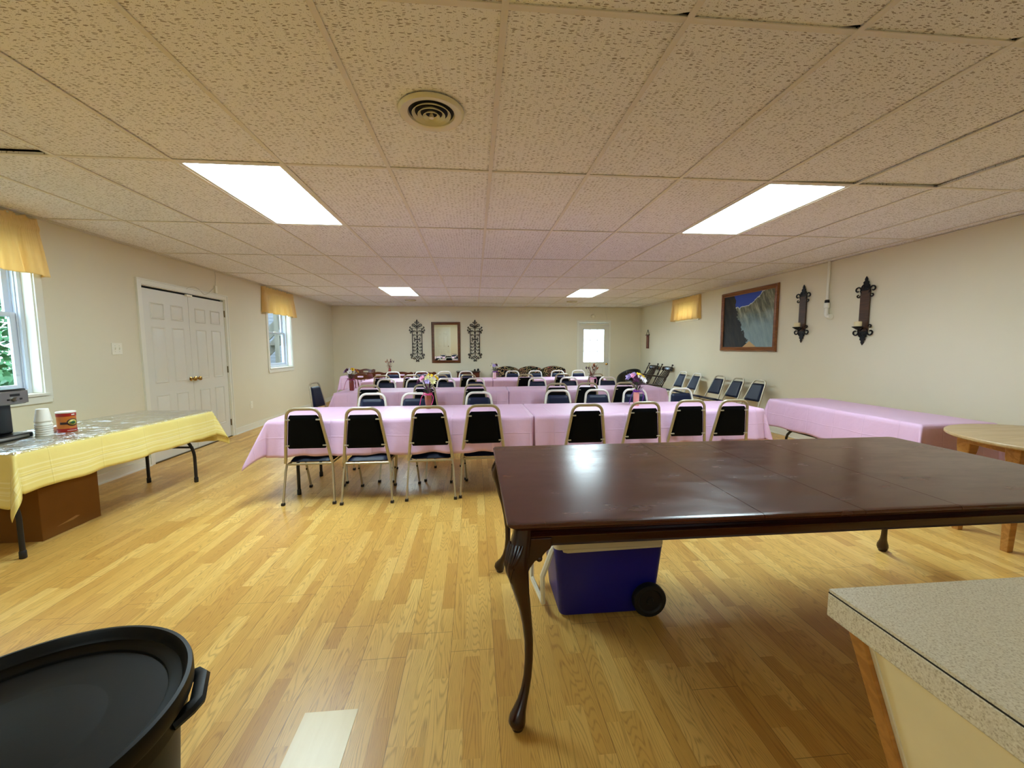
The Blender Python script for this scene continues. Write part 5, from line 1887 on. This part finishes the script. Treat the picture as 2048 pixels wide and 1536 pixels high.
    # drain pipe
    t = thing('drain_pipe', 'white plastic pipe coming down from the ceiling between the two sconces', 'pipe', (XR, 4.86, 1.86))
    MB().tube([(-.035, 0, .0), (-.035, 0, H-1.86-.001)], .0155, 12).build('pipe_run', M['trim'], t)
    lab(MB().lathe([(.020, -.012), (.026, -.008), (.026, .022), (.018, .030)], (-.035, 0, 0), 16).build('pipe_clamp', M['iron'], t), 'dark clamp ring')
    MB().lathe([(.024, -.14), (.024, -.075), (.032, -.07), (.032, -.012), (.024, -.008)], (-.035, 0, 0), 20).build('pipe_fitting', M['trim'], t)
    p = [(-.035, 0, -.13)] + [(-.035, -.045*(1-math.cos(math.radians(a))), -.14-.045*math.sin(math.radians(a))) for a in range(0, 91, 15)] + [(-.035, -.075, -.185)]
    MB().tube(p, [.027]*(len(p)-1)+[.033], 14).build('pipe_elbow', M['trim'], t)
    # electrical plates
    t = thing('light_switch', 'white double light switch plate left of the double doors', 'switch', (XL, 4.462, 1.295), PI/2)
    MB().box((-.060, -.007, -.058), (.060, 0, .058)).build('wall_plate', M['plate'], t, bevel=.0025)
    for x in (-.024, .024):
        MB().obox((x, -.010, 0), (.010, .012, .024), Matrix.Rotation(.35, 3, 'X')).build('toggle', M['plate'], t, bevel=.001)
        for z in (-.03, .03):
            MB().lathe([(.003, 0), (.003, -.008)], (x, 0, z), 8, axis='y').build('screw', M['clip'], t)
    t = thing('wall_outlet', 'small white outlet plate low on the left wall past the double doors', 'outlet', (XL, 6.862, .392), PI/2)
    MB().box((-.036, -.006, -.058), (.036, 0, .058)).build('wall_plate', M['plate'], t, bevel=.002)
    for z in (-.022, .022):
        MB().lathe([(.0165, 0), (.0165, -.0075), (.015, -.0085)], (0, 0, z), 16, axis='y').build('socket', M['plate'], t)
    t = thing('alarm_sensor', 'little white alarm sensor box with a loose wire above the double doors', 'sensor', (XL, 6.11, 2.115), PI/2)
    MB().box((-.022, -.026, -.052), (.022, 0, .052)).build('sensor_box', M['plate'], t, bevel=.004)
    p = bez((0, -.01, .25), (.03, -.02, .18), (-.02, -.02, .10), (-.012, -.022, .05), 14)
    MB().tube(p, .0035, 6).build('wire', M['cord'], t)
    p = bez((-.014, -.02, .045), (-.16, -.03, -.06), (-.24, -.02, -.13), (-.30, -.02, -.085), 14) + bez((-.30, -.02, -.085), (-.38, -.02, -.03), (-.48, -.025, .0), (-.60, -.022, -.075), 14)[1:]
    MB().tube(p, .0035, 6).build('wire', M['cord'], t)
    t = thing('wall_detector', 'small round cream detector on the end wall above the far door', 'detector', (3.18, YF, 2.127))
    MB().lathe([(.062, 0), (.062, -.012), (.054, -.026), (.030, -.032), (.002, -.032)], (0, 0, 0), 28, axis='y').build('detector_body', M['wall'], t)
    MB().lathe([(.018, -.030), (.018, -.036), (.002, -.037)], (0, 0, 0), 16, axis='y').build('detector_lens', M['plate'], t)
    p = bez((3.50, YF-.006, H-.002), (3.50, YF-.01, 2.25), (3.57, YF-.01, 2.2), (3.565, YF-.01, 1.945), 16)
    tag(MB().tube(p, .004, 6).build('alarm_wire', M['cord']), 'thin white wire running down from the ceiling to the far door', 'wire')
wall_things()

# ------------------------------------------------------------------ flower arrangements
def petal(mb, c, n, d, L, W, cup=.3):
    """one petal from centre c along direction d with plane normal n"""
    n = n.normalized()
    d = d.normalized()
    s = n.cross(d)
    P = [Vector(c), Vector(c)+d*L*.45+s*W*.5+n*L*cup*.4, Vector(c)+d*L+n*L*cup, Vector(c)+d*L*.45-s*W*.5+n*L*cup*.4, Vector(c)+d*L*.55+n*L*cup*.25]
    mb.add(P, [(0, 1, 4), (1, 2, 4), (2, 3, 4), (3, 0, 4)])
def arrangement(loc, label, vase_mat, style, cols, ribbon, seed, vh=.135, vr=.029, fh=.17, rib_long=None, nb=9, spread=.085):
    rs = random.Random(seed)
    t = thing('flower_arrangement', label, 'flowers', loc, rs.random()*.3, 'vases of silk flowers on the pink tables')
    if style == 'barrel':
        pr = [(vr*.90, 0), (vr*.95, .004), (vr*.93, vh*.25), (vr*1.10, vh*.35), (vr*1.28, vh*.60), (vr*1.22, vh*.80), (vr*.92, vh*.92), (vr*1.0, vh), (vr*.8, vh*.99), (vr*.7, vh*.9)]
    else:
        pr = [(vr*.92, 0), (vr*1.0, .005), (vr*1.02, vh*.7), (vr*.88, vh*.85), (vr*.75, vh*.93), (vr*.85, vh), (vr*.6, vh*.98)]
    MB().lathe(pr, (0, 0, 0), 24).build('vase', vase_mat, t)
    base = Vector((0, 0, vh*.95))
    heads = []
    for i in range(nb):
        a = i*2.4 + rs.random()*.5
        k = math.sqrt((i+.4)/nb)
        r = spread*k
        h = vh + fh*(.38 + .42*(1-k*.7)+.16*rs.random())
        heads.append(Vector((r*math.cos(a), r*.8*math.sin(a), h)))
    st = MB()
    for h in heads:
        st.tube([base+Vector((h.x*.1, h.y*.1, -.03)), base.lerp(h, .55)+Vector((0, 0, .01)), h], .0018, 5)
    st.build('stems', M['green'] if style != 'dried' else M['dried'], t)
    lf = MB()
    for i in range(16):
        a = rs.random()*6.28
        el = rs.uniform(-.1, 1.2)
        c = base + Vector((math.cos(a)*.02, math.sin(a)*.02, rs.uniform(0, .07)))
        d = Vector((math.cos(a)*math.cos(el), math.sin(a)*math.cos(el), math.sin(el)))
        petal(lf, c, Vector((0, 0, 1)).cross(d).cross(d)*-1 if abs(d.z) < .95 else Vector((1, 0, 0)), d, rs.uniform(.05, .10), .016, .12)
    lf.build('foliage', M['plum'] if style != 'dried' else M['dried'], t, solid=.0006, smooth=False)
    for i, h in enumerate(heads):
        mb = MB()
        out = Vector((h.x, h.y-.03, .05)).normalized()
        u = out.orthogonal().normalized()
        v = out.cross(u)
        kind = cols[i % len(cols)]
        if style == 'dried':
            for j in range(7):
                d = (out + Vector((rs.uniform(-.6, .6), rs.uniform(-.6, .6), rs.uniform(.2, 1.1)))).normalized()
                petal(mb, h, u, d, rs.uniform(.035, .07), .010, .1)
        else:
            npet = rs.choice([5, 6, 8, 12])
            R = rs.uniform(.032, .044)
            for layer in range(2 if npet < 10 else 3):
                for j in range(npet):
                    a = 2*PI*j/npet + layer*.3
                    d = u*math.cos(a)+v*math.sin(a)+out*(.15+.45*layer)
                    petal(mb, h, out, d, R*(1-.22*layer), R*(1.0 if npet < 7 else .55), .25)
            mb.ball(h+out*.004, .008, 6)
        mb.build('blossom', M[kind], t, solid=.0007, smooth=False)
    # upright sprigs
    sp = MB()
    for i in range(5):
        a = rs.random()*6.28
        d = Vector((math.cos(a)*.35, math.sin(a)*.3, 1)).normalized()
        p0 = base
        p1 = base + d*fh*rs.uniform(.85, 1.12)
        sp.tube([p0, p0.lerp(p1, .5), p1], .0014, 4)
        for j in range(6):
            c = p0.lerp(p1, .65+.06*j)
            petal(sp, c, d.orthogonal(), (d+Vector((rs.uniform(-.8, .8), rs.uniform(-.8, .8), .2))).normalized(), .020, .008, .1)
    sp.build('sprigs', M['plum'] if style != 'dried' else M['dried'], t, solid=.0005, smooth=False)
    if ribbon:
        rb = MB()
        rb.lathe([(vr*1.0, vh*.86), (vr*1.12, vh*.88), (vr*1.12, vh*.95), (vr*1.0, vh*.97)], (0, 0, 0), 16)
        rb.build('ribbon_band', M[ribbon], t)
        for s in (-1, 1):
            q = MB()
            L = rib_long or .10
            pts = bez((s*vr*.5, -vr*1.1, vh*.92), (s*vr*2.0, -vr*1.6, vh*1.05), (s*vr*2.4, -vr*1.5, vh*.7), (s*(vr*1.2+(L*.45 if s < 0 else 0)), -vr*1.5, max(.01, vh*.92-L)), 10)
            q.tube(pts, .0042, 4, sq=.25)
            q.build('ribbon_tail', M[ribbon], t)
            q = MB()
            lp = bez((0, -vr*1.1, vh*.92), (s*vr*1.8, -vr*1.6, vh*1.25), (s*vr*2.2, -vr*1.4, vh*.85), (0, -vr*1.15, vh*.9), 12)
            q.tube(lp, .0042, 4, sq=.25)
            q.build('bow_loop', M[ribbon], t)
    return t
Z = PZ + .002
arrangement((-.463, 4.06, Z), 'yellow, lavender and plum silk flowers in a brown glass vase, front left table', M['amber'], 'barrel', ['yel', 'plum', 'cream', 'lav', 'pinkf', 'whitef', 'cream', 'lav'], 'hotpink', 31, vh=.155, vr=.028, fh=.20, nb=12, spread=.095)
arrangement((1.662, 4.04, Z), 'yellow daisy and purple silk flowers in a peach vase with purple ribbon, front right table', M['pinkvase'], 'bottle', ['yel', 'lav', 'whitef', 'plum', 'pinkf', 'yel', 'lav', 'plum'], 'purple', 32, vh=.165, vr=.030, fh=.185, nb=12, spread=.095, rib_long=.13)
arrangement((-1.757, 5.97, Z), 'lavender and orange silk flowers in a red-brown vase, left end of second row', M['redvase'], 'bottle', ['lav', 'whitef', 'yel', 'lav', 'plum', 'rust'], 'magenta', 33, vh=.17, vr=.032, fh=.16, nb=10, spread=.085, rib_long=.14)
arrangement((1.765, 5.98, Z), 'tan and rust dried flowers in a pink vase on the second row right table', M['palevase'], 'dried', ['rust', 'cream', 'dried', 'rust', 'plum'], 'pinkf', 34, vh=.15, vr=.030, fh=.19, nb=10, spread=.09)
arrangement((.385, 7.93, Z), 'small pale flowers with purple ribbon in a pink vase, middle of the third row', M['palevase'], 'bottle', ['cream', 'whitef', 'plum', 'lav'], 'purple', 35, vh=.15, vr=.032, fh=.16, nb=8, spread=.08)
arrangement((-1.94, 9.50, Z), 'dark dried twigs and flowers in a dark red vase on the far left corner table', M['redvase'], 'dried', ['dried', 'rust', 'plum'], None, 36, vh=.15, vr=.032, fh=.19, nb=8, spread=.10)

# ------------------------------------------------------------------ outdoors seen through the windows
def outdoors():
    o = MB().box((-30, -20, -.6), (30, 40, -.3)).build('lawn', M['grass'], smooth=False)
    struct(o, 'ground outside')
    def shrub(x, y, h, r, label, seed):
        rs = random.Random(seed)
        t = thing('leafy_tree', label, 'tree', (x, y, -.3), group='trees outside the left windows')
        MB().tube([(0, 0, 0), (.05, .03, h*.4), (0, 0, h*.8)], [.09, .07, .03], 8).build('trunk', M['bark'], t)
        mb = MB()
        for i in range(5200):
            a, b = rs.random()*6.28, math.acos(rs.uniform(-1, 1))
            q = rs.uniform(.55, 1)**.5
            c = Vector((r*q*math.sin(b)*math.cos(a), r*q*math.sin(b)*math.sin(a), h*.55+h*.5*q*math.cos(b)))
            d = Vector((rs.uniform(-1, 1), rs.uniform(-1, 1), rs.uniform(-.8, .6))).normalized()
            s = d.orthogonal().normalized()*rs.uniform(.03, .05)
            e = c+d*rs.uniform(.08, .14)
            m_ = (c+e)/2
            mb.add([c, m_+s, e, m_-s], [(0, 1, 2, 3)])
        f = mb.build('foliage', M['leaf'], t, smooth=False)
        f['kind'] = 'stuff'
        f['label'] = 'dense green leaves'
    shrub(-7.0, 5.6, 4.2, 1.7, 'bright green leafy tree outside the window by the coffee table', 1)
    shrub(-9.6, 9.6, 5.0, 1.9, 'green tree farther back outside the window by the coffee table', 2)
    # neighbouring wing with lap siding and a timber stair
    t = thing('sided_wing', 'grey lap-sided house wall outside the window past the double doors', 'house', (-7.2, 15.0, -.3))
    MB().box((-3.4, 0, 0), (3.3, .3, 4.5)).build('siding_wall', M['siding'], t, smooth=False)
    MB().box((2.9, -.10, 0), (3.3, 0.0, 4.5)).build('corner_board', M['vinyl'], t, smooth=False)
    t = thing('timber_stair', 'weathered timber stair in front of the grey siding outside', 'stairs', (-6.2, 13.0, -.3))
    for yy in (0, 1.0):
        MB().add([(-2.2, yy, .0), (-1.8, yy, .0), (1.3, yy, 3.2), (1.3, yy, 3.6), (-2.2, yy+.05, .0), (-1.8, yy+.05, .0), (1.3, yy+.05, 3.2), (1.3, yy+.05, 3.6)],
                 [(0, 1, 2, 3), (7, 6, 5, 4), (0, 4, 5, 1), (1, 5, 6, 2), (2, 6, 7, 3), (3, 7, 4, 0)]).build('stringer', M['deckwood'], t, smooth=False)
    for i in range(11):
        x, z = -1.9+i*.29, .22+i*.295
        MB().box((x, .02, z), (x+.28, 1.03, z+.04)).build('tread', M['deckwood'], t, smooth=False)
    for x, h in ((-1.2, 1.7), (.2, 3.2), (1.25, 4.4)):
        MB().box((x, -.10, 0), (x+.10, 0.0, h)).build('post', M['deckwood'], t, smooth=False)
outdoors()
